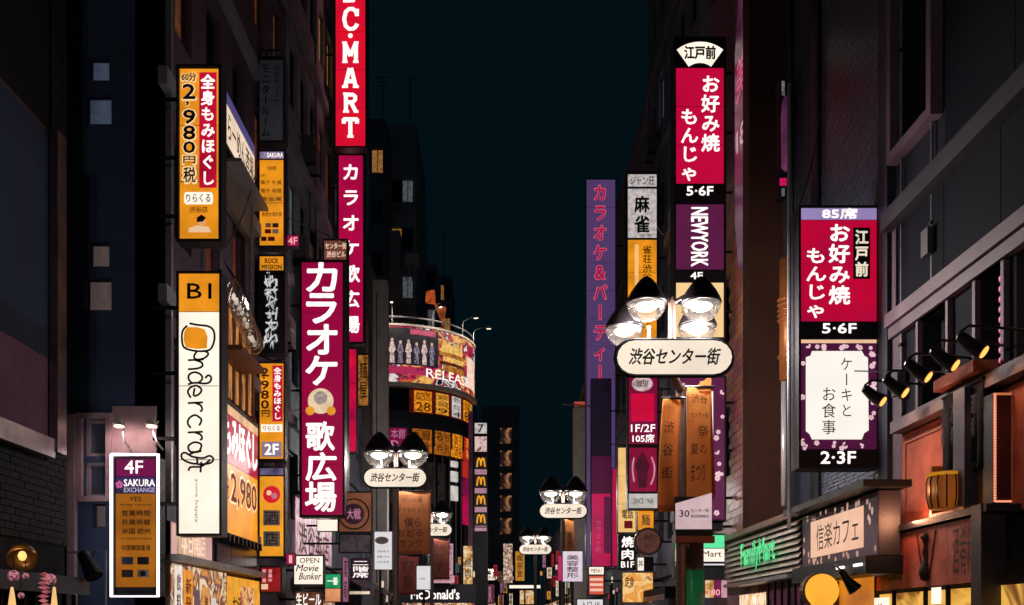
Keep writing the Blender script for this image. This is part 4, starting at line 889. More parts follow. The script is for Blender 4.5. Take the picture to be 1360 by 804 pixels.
T.panel(emit('green_glow', '28a868', .9, .2, 4), 432, 452, 763, 781); T.panel(emit('peach_box', 'f0a070', .95, .2, 4), 432, 452, 782, 799); T.texts([('一番', 435, 449, 767, 777, dict(bold=.02))], WHITE_L)
BAN = mat('banner_brown', '8a5238', .75, 0, .25, 3)
EB = cloth('banner_lit', 'e09868')
def banner(label, px0, px1, py0, py1, d, m, lean=0, name='banner', group='brown banners hung from the lamp posts', wav=.03):
    T = Front(name, label, 'banner', px0, px1, py0, py1, d, group); x0, x1, z1 = T.X(px0), T.X(px1), T.Z(py0); n, k = 10, 14; vs = []; fs = []
    for j in range(k+1):
        for i in range(n+1):
            u, v = i/n, j/k; vs.append((x0+(x1-x0)*u+lean*v*v, wav*math.sin(u*5+v*4)*(1-v*.3), z1*v))
    for j in range(k):
        for i in range(n): a = j*(n+1)+i; fs.append((a, a+1, a+n+2, a+n+1))
    T.wv = lambda x, z: wav*math.sin((x-x0)/(x1-x0)*5+z/z1*4)*(1-z/z1*.3)
    o = MB().add(vs, fs).obj('cloth', m, T.o, True); sm_ = o.modifiers.new('thickness', 'SOLIDIFY'); sm_.thickness = .006
    MB().tube([(x0-.02+lean, 0, z1+.01), (x1+.04+lean, .0, z1+.01)], .018, 6).obj('rod', DARK, T.o)
    T.x0, T.x1, T.z1, T.ln = x0, x1, z1, lean; return T
def btext(T, items, m):
    mb = MB()
    for it in items:
        for vs, fs in lay(it[0], T.X(it[1]), T.X(it[2]), T.Z(it[4]), T.Z(it[3]), **(it[5] if len(it) > 5 else {})):
            mb.add([(v[0]+T.ln*(v[1]/T.z1)**2, T.wv(v[0], v[1])-.012, v[1]) for v in vs], fs)
    mb.obj('lettering', m, T.o)
T = banner('copper banner with lines of dark print under the second lamp', 523, 572, 653, 736, 24.6, EB)
btext(T, [('渋谷センター街', 533, 560, 662, 667), ('ファッション', 528, 566, 674, 681), ('僕ら', 537, 560, 688, 700, dict(bold=.03)), ('おどる', 527, 562, 703, 713, dict(bold=.03)), ('サング', 530, 562, 716, 727, dict(bold=.03))], ink('umber', ''))
T = sign('round_emblem_sign', 'brown panel with a ringed dark disc right of the karaoke sign', 'sign', 449, 495, 653, 708, 22.6, .1, 'L', GC_, nb=1)
T.panel(emit('copper_panel', '8a5238', .75, .2, 3), 450, 494, 654, 707); MB().disc(T.X(470), T.Z(683), 21*T.s, -.014, -.0075).obj('ring', BLACKP, T.o); MB().disc(T.X(470), T.Z(683), 19*T.s, -.02, -.0145).obj('ring_face', emit('copper_panel', ''), T.o)
MB().disc(T.X(470), T.Z(683), 14*T.s, -.026, -.0205).obj('dark_disc', emit('disc_plum', '3a1a30', .7, .2), T.o); T.text('大戦', 461, 479, 676, 690, emit('letter_mauve', 'c07890', .9, .1), 4, bold=.03)
T = sign('dark_menu_board', 'dark faded board directly beneath the ringed disc panel', 'sign', 450, 494, 709, 735, 22.7, .1, 'L', GC_, nb=1); T.panel(print_mat('murky_print', ['14161c', '4a3c40', '22242c', '6a4a3c'], 4, .7), 451, 493, 710, 734)
T = sign('white_poster', 'plain white poster with a grey sketch between the banners', 'poster', 497, 521, 706, 757, 24.4, .06, None, GC_, fw=0); T.panel(emit('paper_white', 'e8e4e6', .9, .05), 497.5, 520.5, 706.5, 756.5)
MB().disc(T.X(507), T.Z(718), 9*T.s, -.012, -.0075, rz=5*T.s).obj('sketch', mat('note_pale', ''), T.o); MB().box(T.X(503), T.X(506), .06, .1, -1.9, 0).obj('stand', DARK, T.o)
T.texts([('渋谷店 2F', 501, 517, 731, 734), ('営業 10-23', 501, 517, 738, 741), ('入口右手', 501, 517, 745, 748)], mat('note_pale', ''))
T = banner('faded rose banner low behind the copper banner', 529, 556, 738, 790, 26, cloth('rose_banner', 'a05850')); btext(T, [('祭', 534, 551, 745, 762, dict(bold=.02)), ('夏', 534, 551, 765, 782, dict(bold=.02))], ink('umber', ''))
T = banner('dull rust banner hanging under the half hidden lamp', 571, 597, 716, 770, 37.4, cloth('rust_banner', 'b06a58')); btext(T, [('渋谷', 575, 592, 722, 732), ('センター', 576, 591, 735, 760, dict(vertical=True))], ink('umber', ''))
T = sign('white_box_sign', 'white box sign with one small mark above the fast food fascia', 'sign', 553, 572, 750, 784, 23.5, .15, None, GC_, fw=0); T.panel(emit('paper_white', ''), 553.5, 571.5, 752, 783); T.text('OPEN', 557, 565, 768, 770, BLACKP); MB().box(T.X(557), T.X(568), .02, .12, T.Z(750)+.001, T.Z(740)).obj('camera_head', DARK, T.o)
MB().tube([(0, .1, 0), (0, .1, -1.9)], .03, 6).obj('stand', DARK, T.o)
T = sign('restaurant_fascia', "dark fascia with white McDonald's lettering at the bottom centre", 'sign', 532, 632, 776, 801, 40, .4, None, GC_)
T.panel(mat('fascia_dark', '1e2230', .4, .1), 533, 631, 777, 800); T.text("McDonald's", 546, 610, 783, 796, WHITE_L, bold=.05)
T.o.name = 'restaurant_sign'; MB().box(T.X(534), T.X(630), .05, .35, -1.6, -.001).obj('shop_window', print_mat('shop_inside', []), T.o)
T = sign('pink_strip_sign', 'pale pink lit strip resting above the fast food fascia', 'sign', 571, 604, 764, 775, 39.6, .2, None, GC_, fw=0); T.panel(emit('pale_pink', 'd8a0b0', .9, .15, 5), 571.5, 603.5, 764.5, 774.5); T.text('CAFE & SWEETS', 574, 600, 767, 772, INK_MA)
T = sign('list_sign', 'narrow white and pink vertical sign left of the fast food column', 'sign', 594, 602, 722, 764, 41, .2, None, GC_, fw=0)
T.panel(emit('pale_pink', ''), 594.5, 601.5, 722.5, 763.5); T.text('薬局コスメ', 595, 601, 724, 760, INK_MA, vertical=True)
T = sign('list_sign', 'amber and cream vertical sign at the foot of the curved building', 'sign', 615, 628, 725, 780, 41, .2, None, GC_, fw=0); T.panel(print_mat('amber_list', ['3a2018', 'd89848', 'f0d8b0', '502820'], 4, .85), 615.5, 627.5, 725.5, 779.5); T.text('焼肉', 617, 626, 740, 768, BLACKP, vertical=True)
# fast food column of repeated M marks
T = sign('fast_food_column', 'slim column of repeated golden M marks on dark panels', 'sign', 629, 648, 560, 701, 50, .5, None, None, fw=.05)
T.panel(emit('white_dim', ''), 630.5, 646.5, 562, 576); T.text('?', 635, 642, 564, 574, BLACKP, bold=.06) if False else T.text('7', 635, 642, 564, 574, BLACKP, bold=.04)
T.panel(print_mat('col_print', ['703848', 'e8c8c0', 'a06070'], 3, .9), 630.5, 646.5, 580, 600)
for k in range(4):
    y = 607+25*k; T.panel(emit('m_dark', '2c1c1c', .9, .2), 630.5, 646.5, y, y+15, 1, 'panel'); script(T, [[(633.5, y+13.5), (634.5, y+5), (636.2, y+2), (638, y+5), (638.8, y+12)], [(638.8, y+12), (639.6, y+5), (641.3, y+2), (643, y+5), (644, y+13.5)]], emit('golden', 'f5a828', 1., .1), .075, 1, 'arch_mark')
    T.panel(emit('m_pink', 'b88898', .9, .15), 630.5, 646.5, y+16.5, y+23.5, 1, 'panel')
MB().box(T.X(629), T.X(648), .0, .5, -5, -.001).obj('column_foot', FRAME, T.o)
box('side_strip', emit('plum_strip', '4a2038', .7, .3), T.o, T.X(622), T.X(627.5), .2, .5, -5, T.Z(545))
# street gap
GG = 'small far signs in the street gap'
def small(nm, lb, px0, px1, py0, py1, d, m, tx=None, tm=None, vert=True, grp=GG, post=True, rim_=0):
    T = sign(nm, lb, 'sign', px0, px1, py0, py1, d, .2, None, grp, fw=rim_); T.panel(m, px0+.5, px1-.5, py0+.5, py1-.5)
    if tx: T.text(tx, px0+(px1-px0)*.18, px1-(px1-px0)*.18, py0+(py1-py0)*.12, py1-(py1-py0)*.12, tm, vertical=vert, bold=.02)
    if post: MB().box(-.04, .04, .05, .13, -T.o.location.z, -.001).obj('post', DARK, T.o)
    return T
small('shop_sign', 'yellow ochre vertical sign low in the street gap', 684, 697, 732, 772, 60, emit('ochre', 'c8841c', .9, .15, 4), '喫茶室', ink('umber', ''))
small('shop_sign', 'pale cream and pink vertical sign left of the ochre one', 668, 681, 722, 775, 62, print_mat('cream_list', ['e8c8a8', '703038', 'f0d8b8', 'd08090'], 5, .85), None)
small('shop_sign', 'rose sign under the farthest small street lamp', 636, 657, 776, 803, 60, emit('dull_rose', '6a2c3c', .8, .4, 5), 'BAR', emit('letter_mauve', ''), False)
small('shop_sign', 'thin white strip sign low at the middle of the street gap', 676, 718, 777, 782, 50, E_CREAM, None)
small('shop_sign', 'glowing amber counter under the thin white strip', 690, 712, 784, 803, 52, print_mat('amber_list', []), None)
small('shop_sign', 'magenta edged white lit sign below the lamp by the purple sign', 747, 774, 732, 773, 30, emit('pale_lilac2', 'e6d4e4', .95, .08), '美容整形', ink('plum', ''))
T = banner('twisted tan banner below the lamp beside the purple sign', 751, 764, 690, 757, 32.4, cloth('tan_banner', 'c88450'), lean=-.05); btext(T, [('夏祭り', 753, 762, 705, 740, dict(vertical=True))], ink('umber', ''))
small('shop_sign', 'magenta slim sign edging the white lit sign', 741, 746.5, 738, 772, 29.8, emit('hot_magenta', 'c8105c', 1, .1), None)
T = sign('striped_sign', 'white and coral striped menu sign below the magenta sign', 'sign', 781, 803, 752, 791, 28, .2, 'R', 'small signs low on the right', nb=1)
T.panel(E_CREAM, 782, 802, 753, 763); T.panel(emit('coral_panel', 'd8553c', 1, .1), 782, 802, 765, 790)
for y in (768, 775, 782): T.panel(emit('peach_stripe', 'f8c8b0', 1, .1), 783.5, 800.5, y, y+3.5, 2, 'stripe')
T.text('MENU', 785, 799, 755.5, 761, ink('ma3', ''))
T = sign('white_box_sign', 'flat white sign at the bottom edge under the striped menu', 'sign', 765, 802, 795, 815, 27, .2, 'R', 'small signs low on the right', nb=1); T.panel(emit('paper_white', ''), 766, 801, 796, 814); T.text('入口 1F', 772, 796, 799, 808, BLACKP)

# ================================================================== right signs
GR = 'signs projecting from the right wall'
T = sign('karaoke_party_sign', 'tall violet sign with red outlined カラオケ&パーティー characters', 'sign', 778, 818, 238, 756, 37, .35, 'R', GR, fw=.02)
T.panel(emit('violet_board', '4f3a66', 1., .05, .7), 779, 817, 239, 755)
T.text('カラオケ&パーティー', 787.5, 806.5, 243, 508, emit('pink_outline', 'e05a80', 1, .05), vertical=True, bold=.09, pad=.12); T.text('カラオケ&パーティー', 788, 806, 243.5, 507.5, emit('red_core', 'a01840', 1, .1), 2, vertical=True, bold=.03, pad=.14)
T = sign('magenta_sign', 'dark topped magenta glowing sign in front of the violet sign foot', 'sign', 785, 812, 503, 754, 35.5, .3, 'R', GR, fw=.02)
T.panel(emit('dark_plum_panel', '1e1426', .8, .2, 1.), 786, 811, 504, 605, 1); T.panel(emit('mg_dusk', '4c0c34', .95, .15, 1.), 786, 811, 606, 655, 1)
T.panel(emit('mg_hot', 'c00a4a', 1., .1, .9, '8c0a44'), 786, 811, 656, 752, 1); T.panel(emit('mg_side', '5c0c3c', 1, .2, 1), 802, 811, 660, 735, 2)
T.text('カラオケ館', 791, 799, 690, 735, emit('mg_text', 'd0507c', .9, .2), 2, vertical=True)
T = sign('magenta_sign', 'slim bright crimson sign edge right of the magenta glowing sign', 'sign', 813, 823, 622, 753, 33, .3, 'R', GR, fw=.01); T.panel(emit('mg_hot2', 'b40a46', 1., .12, 1), 813.5, 822, 623, 752)
T.text('(((', 818, 821, 640, 740, emit('pale_pink', ''), rot=True) if False else None
c = P(748, 537, 36.5); o = MB().tube([(0, 0, 0), (.4, 0, -.02), (1.5, .1, -.1)], [.06, .03, .02], 8).obj('arm_light', STEEL, None); o.location = c; tag(o, 'short silver arm light reaching left of the violet sign', 'lamp')
# mahjong column
T = sign('mahjong_sign', 'white mahjong sign 麻雀 above an orange panel', 'sign', 831, 875, 228, 452, 27.5, .3, 'R', GR)
EWG = emit('white_speckle', 'cfc4c4', .95, .22, 9); T.panel(EWG, 834, 872, 232, 248); T.panel(EWG, 834, 872, 251, 316); T.text('ジャン荘', 837, 869, 234, 246, ink('greyt', '6a6468'), bold=.01)
T.texts([('麻', 843, 862, 261, 282, dict(bold=.05)), ('雀', 843, 862, 287, 309, dict(bold=.05))], BLACKP); T.text('3F 4F', 850, 865, 311, 314.5, ink('green', '20a050'))
T.panel(E_OR, 834, 872, 319, 449); T.panel(emit('amber_light', 'ffc47a', 1, .1), 843, 848, 325, 440, 2, 'pale_strip'); T.text('雀荘渋谷本店', 853, 866, 326, 400, ink('tan2', ''), 2, vertical=True)
T.text('ゴール', 839, 866, 428, 442, ink('ma3', ''), 2, bold=.03)
T = sign('coffee_sign', 'crimson sign with a round cream badge and 1F/2F seats print', 'sign', 833, 875, 500, 592, 26.6, .3, 'R', GR)
T.panel(emit('plum_frame', '780838', 1., .1), 835, 873, 502, 590); T.panel(emit('crim_panel', 'd0063c', 1., .1, 1.5), 838, 869, 523, 560, 2)
MB().disc(T.X(853), T.Z(510), 14*T.s, -.02, -.0075, rz=10*T.s).obj('badge', emit('badge', 'e8c8c8', .95, .3, 10), T.o); T.text('珈琲', 845, 861, 505, 515, INK_MA, 3)
T.text('1F/2F', 838, 870, 564, 574, WHITE_L, 2, bold=.03); T.text('105席', 840, 869, 577, 588, WHITE_L, 2, bold=.03)
T = sign('figure_sign', 'crimson sign with a dim standing figure shape over a white plate', 'sign', 833, 875, 592.5, 677, 26.7, .3, 'R', GR)
T.panel(emit('crim_dim', '8c0636', 1., .2, 2), 836, 872, 595, 653); T.panel(emit('white_dim', ''), 835, 873, 656, 675, 1, 'plate'); T.text('SINCE 1968', 841, 867, 662, 669, ink('greyt', ''), 1)
mb = MB().prism([(T.X(a), T.Z(b)) for a, b in ((848, 648), (858, 648), (860, 628), (863, 618), (858, 608), (853, 600), (848, 608), (843, 618), (846, 628))], -.014, -.0075); mb.obj('figure_shape', emit('fig_dark', '4a0624', 1., .2), T.o)
script(T, [[(865, 607), (869, 620), (868, 634), (864, 644)], [(842, 608), (840, 622), (842, 640)]], emit('pale_pink', ''), .04, 2, 'swirl')
T = sign('yellow_list_sign', 'cream yellow vertical sign with dark print left of the crimson signs', 'sign', 820, 845, 594, 708, 29.8, .25, 'R', GR, fw=.01)
T.panel(emit('cream_yellow', 'f5c67c', 1., .1, 2), 821, 844, 595, 707); T.text('居酒屋酔処', 834, 843, 600, 675, ink('umber', ''), vertical=True, bold=.02); T.text('電話', 826, 841, 677, 689, ink('umber', ''), bold=.02); T.panel(emit('dk_red', '6a1418', .9), 829, 840, 692, 702, 2, 'seal')
T = sign('black_sign', 'black sign with white blocky characters under the cream yellow one', 'sign', 821, 845, 710, 757, 29.6, .25, 'R', GR, fw=.01); T.panel(mat('matte_black', ''), 822, 844, 711, 756); T.texts([('焼', 826, 841, 713, 727, dict(bold=.05)), ('肉', 826, 841, 730, 743, dict(bold=.05)), ('B1F', 825, 842, 746, 754, dict(bold=.04))], WHITE_L)
T = sign('amber_sign', 'amber sign block behind the round brown burger sign', 'sign', 846, 869, 678, 705, 27.2, .25, 'R', GR, fw=.01, nb=1); T.panel(E_OR, 847, 868, 679, 704); T.text('麺', 852, 863, 684, 698, ink('rust', ''))
T = sign('amber_sign', 'lowest amber menu sign with splashes of food', 'sign', 826, 868, 760, 801, 27.2, .25, 'R', GR, fw=.01, nb=1); T.panel(print_mat('amber_food', ['f8b850', 'e8963c', 'fcd08a', '8a4420'], 4, .95), 827, 867, 761, 800); T.text('定食', 830, 842, 766, 780, ink('umber', ''), bold=.02)
T = sign('amber_sign', 'white and amber slip of sign right of the black blocky sign', 'sign', 846, 868, 740, 758.5, 27.4, .25, 'R', GR, fw=.01, nb=1); T.panel(E_CREAM, 847, 855, 741, 758); T.panel(mat('murky', '4a3a3c', .5), 856, 867, 741, 758); T.text('丼', 848, 854, 744, 754, BLACKP)
T = Front('round_burger_sign', 'round brown disc sign with dark BURGER KING style lettering', 'sign', 842, 879, 701, 738, 24.5, GR)
T.o['label'] = 'round brown disc sign lettered in two dark rows'
R_ = 18.5*T.s; mb = MB().disc(0, R_, R_, -.05, .12, 32); mb.obj('rim', mat('rim_brown', '3a2c30', .4, .4), T.o); MB().disc(0, R_, R_*.82, -.06, -.0505, 32).obj('face', emit('burger_face', '6a3a2c', .75, .3, 3), T.o)
T.texts([('BURGER', 848, 873, 711, 719, dict(bold=.05)), ('KING', 850, 871, 721, 729, dict(bold=.05))], ink('umber2', '2a1214'), 8)
MB().tube([(R_, .05, R_), (XR-T.o.location.x, .05, R_)], .025, 6).obj('bracket', DARK, T.o)

# restaurant tower sign, far
T = sign('restaurant_tower_sign', 'tall stacked sign: red お好み焼 panel under a fan shaped crest', 'sign', 895, 964, 50, 450, 19.6, .4, 'R', GR, fw=.02, nb=5)
T.panel(mat('matte_black', ''), 897, 962, 53, 89, 1, 'head_panel')
mb = MB(); pts = []
for k in range(9): a = math.radians(128-76*k/8); pts.append((T.X(929.5)+50*T.s*math.cos(a), T.Z(106)+50*T.s*math.sin(a)))
for k in range(9): a = math.radians(52+76*k/8); pts.append((T.X(929.5)+24*T.s*math.cos(a), T.Z(108)+24*T.s*math.sin(a)))
mb.prism(list(reversed(pts)), -.014, -.0075).obj('fan_crest', E_CREAM, T.o); T.text('江戸前', 909, 950, 62, 79, BLACKP, 2, bold=.06)
E_OK = emit('okonomi_red', 'c4083c', 1., .1, .9); T.panel(E_OK, 898, 961, 91, 244); T.text('お好み焼', 931, 956, 99, 203, WHITE_L, vertical=True, bold=.04); T.text('もんじゃ', 903, 928, 143, 242, WHITE_L, vertical=True, bold=.035)
T.panel(mat('matte_black', ''), 898, 961, 246, 270); T.text('5·6F', 912, 947, 248, 260, WHITE_L, bold=.05)
T.panel(E_PURP, 898, 961, 272, 358); T.text('NEWYORK', 918, 940, 276, 354, WHITE_L, rot=True, bold=.05); T.panel(mat('matte_black', ''), 898, 961, 360, 374); T.text('4F', 917, 933, 362, 371, WHITE_L, bold=.04)
T.panel(emit('cream_amber', 'f7cf94', 1., .06, 2), 898, 961, 376, 448); T.texts([('大衆酒場', 905, 953, 404, 416, dict(bold=.05)), ('生ビール', 906, 950, 424, 436, dict(bold=.03))], ink('ochre_t', 'c87a20'))
def flowers(par, X, Z, px0, px1, py0, py1, n, inner, s, m, seed, k=2):
    random.seed(seed); done = 0
    for _ in range(2000):
        if done >= n: break
        x, y = random.uniform(px0, px1), random.uniform(py0, py1)
        if inner[0] < x < inner[1] and inner[2] < y < inner[3]: continue
        mb = MB(); r = random.uniform(1.6, 2.6)*s; t = random.random()*6
        for q in range(random.choice((3, 5, 5))): a = t+q*1.257; mb.disc(X(x)+r*.9*math.cos(a), Z(y)+r*.9*math.sin(a), r*.72, -.007*k-.003-.0004*q, -.007*k-.0028-.0004*q, 7)
        mb.obj('blossom', m, par); done += 1
BLO = emit('blossom_pink', 'f0c8d0', 1., .1)
T = sign('restaurant_tower_sign', 'lower purple blossom sign of the far tower, half behind the banners', 'sign', 895, 964, 500, 692, 19.6, .4, 'R', GR, fw=.02)
T.panel(E_PURP, 897, 962, 502, 690); T.panel(E_CREAM, 909, 947, 520, 660, 2, 'white_plate'); T.texts([('ケーキと', 930, 943, 535, 620, dict(vertical=True)), ('お食事', 914, 927, 560, 640, dict(vertical=True))], BLACKP, 2)
flowers(T.o, T.X, T.Z, 899, 960, 505, 688, 22, (905, 949, 515, 665), T.s, BLO, 3)
T = sign('list_plate', 'white seat plate under the blossom sign left edge', 'sign', 897, 960, 693, 704, 19.7, .3, 'R', GR, fw=0, nb=1); T.panel(E_CREAM, 898, 912, 694, 703); T.panel(mat('matte_black', ''), 914, 959, 694, 703); T.text('2·3F', 925, 945, 695, 702, WHITE_L)

# near tower sign
T = sign('restaurant_tower_sign', 'nearest and largest red restaurant sign with a lilac 85席 head', 'sign', 1060, 1167, 274, 448, 12.85, .35, None, GR, fw=.03)
for z in (.3, 1.2): MB().tube([(T.X(1167)+.001, .15, z), (5.0-T.o.location.x, .15, z)], .03, 6).obj('bracket', DARK, T.o)
T.panel(emit('lilac_head', '9a86bc', 1., .1, 2), 1063, 1165, 276, 292, 1, 'head_panel'); T.text('85席', 1092, 1138, 277, 291, WHITE_L, bold=.06)
T.panel(emit('red_near', 'c4052f', 1., .12, 1.3, 'a0063a'), 1063, 1165, 293, 427); T.text('お好み焼', 1100, 1129, 296, 406, WHITE_L, vertical=True, bold=.045); T.text('もんじゃ', 1069, 1098, 328, 424, WHITE_L, vertical=True, bold=.035)
T.panel(mat('matte_black', ''), 1133, 1155, 303, 371, 2, 'black_plate'); T.text('江戸前', 1135, 1153, 305, 369, emit('letter_gold', 'efe0c8', 1, .1), 2, vertical=True, bold=.06)
T.panel(mat('matte_black', ''), 1063, 1165, 429, 446); T.text('5·6F', 1092, 1137, 430, 443, WHITE_L, bold=.05)
T = sign('restaurant_tower_sign', 'near purple blossom sign with a notched white ケーキとお食事 plate', 'sign', 1060, 1167, 448.5, 622, 12.85, .35, None, GR, fw=.03)
T.panel(E_PEACH, 1063, 1165, 450, 456, 1, 'lit_edge'); T.panel(emit('purple_near', '4c1238', 1., .1, 2), 1063, 1165, 457, 597)
cn = [(1070, 475), (1076, 473), (1078, 467), (1144, 467), (1147, 473), (1152, 476), (1153, 572), (1147, 576), (1144, 584), (1078, 584), (1075, 577), (1070, 573)]
MB().prism([(T.X(a), T.Z(b)) for a, b in reversed(cn)], -.02, -.0075).obj('white_plate', emit('plate_white', 'fff8ee', 1.0, .03), T.o)
T.text('ケーキと', 1115, 1132, 474, 556, BLACKP, 3, vertical=True, bold=.0); T.text('お食事', 1090, 1110, 513, 579, BLACKP, 3, vertical=True, bold=.0)
flowers(T.o, T.X, T.Z, 1065, 1163, 459, 596, 40, (1066.5, 1156, 464, 588), T.s, BLO, 9, 1)
T.panel(mat('matte_black', ''), 1063, 1165, 598, 620); T.text('2·3F', 1090, 1136, 600, 616, WHITE_L, bold=.05)
MB().tube([(T.X(1054), .2, T.Z(700)), (T.X(1054), .2, T.Z(100))], .025, 8).obj('sign_pole', STEEL, T.o); MB().tube([(T.X(1167)+.001, .15, .3), (5.0-T.o.location.x, .15, .3)], .03, 6).obj('bracket', DARK, T.o)

# pipes in the recess
def pipe(lb, px, d, py0, py1, r, m, nm='wall_pipe', coil=None):
    a, b = P(px, py1, d), P(px, py0, d); o = MB().tube([(0, 0, 0), (0, 0, b.z-a.z)], r, 12).obj(nm, m, None, True); o.location = a; tag(o, lb, 'pipe', 'pipes between the fin and the tiled wall'); return o
pipe('wide copper pipe with ribs left of the near red sign', 1045, 16.4, 345, 505, .12, mat('copper', 'c87840', .35, .35, .3, 5))
c = P(1045, 505, 16.4); o = bpy.data.objects.new('pipe_clamp', None); bpy.data.objects.remove(o)
mb = MB()
for k in range(7): mb.lathe([(.123, 0), (.155, .015), (.155, .035), (.123, .05)], (0, 0, .95+k*.085 if k < 5 else .3+k*.01), 14)
o = mb.obj('pipe_rings', mat('copper', ''), None, True); o.location = c; tag(o, 'stack of copper rings clamped round the wide pipe', 'pipe fitting', 'pipes between the fin and the tiled wall')
pipe('bright silver pipe below the copper pipe', 1041, 16.3, 507, 672, .045, mat('bright_steel', 'e8e0e8', .25, .4, .2))
pipe('second thinner silver pipe beside the near sign pole', 1049, 16.2, 507, 680, .03, STEEL)
pipe('dark downpipe rising above the near red sign', 1052, 16.0, -40, 345, .03, DARK)
T = sign('pink_highlight', 'pink highlight high between the fin and the pipes, built as a glowing column', 'sign', 1035, 1048, 106, 232, 16.6, .25, None, GR, fw=0); MB().lathe([(.02, 0), (.07, .06), (.075, .9), (.06, 1.15), (.02, 1.25)], (0, -.08, .02), 14).obj('highlight_column', emit('pink_col', '7c3460', .75, .3, 1.2, '3a1834'), T.o, True); T.panel(emit('grey_lit', '8a8488', .7, .4, 9), 1038, 1042, 108, 127)  # pinkish reflected sign glow, given its own self-lit column
T = sign('pink_highlight', 'small red and white lit tab under the glowing pink highlight', 'sign', 1035, 1045, 236, 262, 16.6, .25, None, GR, fw=0); T.panel(emit('hot_magenta', ''), 1035.5, 1044.5, 237, 247); T.panel(emit('grey_lit', ''), 1038, 1042, 250, 261)
T = Wall('pink_wall_sign', 'faceted pink sign high on the tiled wall beside the far tower', 'sign', 4.45, 976, 993, 7.6, 13.5)
MB().prism([(0, 1.5), (0, 4.6), (.3, 5.7), (T.len, 5.9), (T.len, 0), (.25, .6)], 0, .2).obj('face', emit('pink_face', '5e2a4a', .8, .35, 1.5), T.o); T.textw('18', 979, 990, 10.3, 10.7, emit('pale_pink', ''), 1)
T.textw('美', 979, 990, 11.2, 12, emit('mg_text', ''), 1)

# banners on the nearest lamp
T = banner('nearest tan banner with curling dark print below the name board', 912, 945, 515, 672, 13.5, cloth('tan_near', 'f0a860'), lean=.0); btext(T, [('渋谷', 918, 940, 524, 536, dict(bold=.02)), ('センター街', 917, 941, 548, 555, dict(bold=.02)), ('祭', 926, 941, 566, 580), ('夏の', 917, 938, 590, 604), ('まつり', 918, 936, 616, 640)], ink('umber', ''))
o = MB().quadprism((T.X(913), -.0, T.Z(520)), (T.X(944), 0, T.Z(520)), (T.X(945), 0, T.Z(498)), (T.X(914), 0, T.Z(521)), (0, .006, 0)).obj('cloth_corner', cloth('tan_near', ''), T.o)
o = MB().quadprism((T.X(944), .02, T.Z(672)), (T.X(952), .08, T.Z(655)), (T.X(948), .04, T.Z(580)), (T.X(945), .01, T.Z(520)), (0, .006, 0)).obj('cloth_fold', cloth('rust_fold', 'b05840'), T.o)
T = banner('second tan banner hanging left of the nearest one, edge on', 874, 900, 530, 680, 13.5, cloth('tan_near2', 'f0a058'), lean=.06); btext(T, [('渋', 878, 892, 560, 576), ('谷', 878, 892, 590, 606), ('街', 878, 892, 620, 636)], ink('umber', ''))
T = sign('post_placard', 'white and lilac placard with a dark foot on the near post', 'sign', 896, 946, 660, 704, 13.42, .1, None, None, fw=0)
mb = MB().prism([(T.X(897), T.Z(703)), (T.X(945), T.Z(703)), (T.X(945), T.Z(655)), (T.X(897), T.Z(669))], -.02, -.001); mb.obj('face', emit('placard', 'e0c0c4', .9, .12, 3), T.o); T.text('30', 902, 915, 678, 687, BLACKP, 3, bold=.03); T.texts([('センター街', 917, 941, 676, 681), ('商店街振興組合', 917, 941, 684, 688)], BLACKP, 3)
box('foot_bar', DARK, T.o, T.X(897), T.X(946), -.03, .1, T.Z(712), -.001); box('lower_bar', mat('bar_rust', '8a4a38', .5, .3), T.o, T.X(897), T.X(949), -.02, .1, T.Z(721), T.Z(712)-.001)
o = MB().tube([(0, 0, 0), (0, 0, P(923, 721, 13.5).z-.12)], .12, 16).obj('post_sleeve', mat('post_brown', '5a4038', .5, .2, .3, 4), LA, True); o.location = (P(923, 800, 13.6).x-LA.location.x, .5, 0)
MB().tube([(0, 0, .2), (0, 0, P(923, 757, 13.5).z-.12)], .124, 16).obj('green_wrap', emit('green_wrap', '0f4a26', .8, .2, 3), o, True)
text(o, '禁煙喫煙NO', .03, .11, 1.45, 1.9, mat('note_pale', ''), y=-.133, vertical=True)
# green convenience store, far
T = sign('store_sign', 'far green over white lit store sign reading Mart behind the post', 'sign', 896, 963, 709, 752, 18.8, .3, 'R', GR, fw=0, nb=1)
T.panel(emit('mint', '5ee8a0', 1., .05), 897, 962, 711, 728); T.panel(E_CREAM, 897, 962, 729, 746); T.text('FamilyMart', 899, 958, 732, 742, ink('slate', ''), bold=.02); T.panel(emit('paper_white', ''), 897, 962, 749, 751)
box('under_board', mat('fascia_dark', ''), T.o, T.X(896), T.X(963), .05, .3, T.Z(768), -.001)
T = sign('poster_board', 'row of pink and amber posters below the far green store sign', 'poster', 936, 966, 770, 795, 18.5, .1, None, GR, fw=0); T.panel(print_mat('amber_list', []), 936.5, 948, 771, 794); T.panel(emit('plum_lit', ''), 949, 957, 771, 794); T.text('280', 938, 956, 783, 791, emit('letter_pink', ''), 2, bold=.03); T.panel(emit('pale_pink', ''), 958, 965.5, 771, 794)
T = Wall('awning', 'dark awning low behind the thick brown post', 'awning', 4.3, 868, 900, 2.2, 2.6); MB().prism([(0, .1), (T.len, .1), (T.len, .3), (0, .3)], -.3, .3).obj('canopy', mat('dark_wood', ''), T.o); box('valance', mat('rose_metal', '8a6268', .5, .3), T.o, 0, T.len, -.32, -.301, -.02, .12)

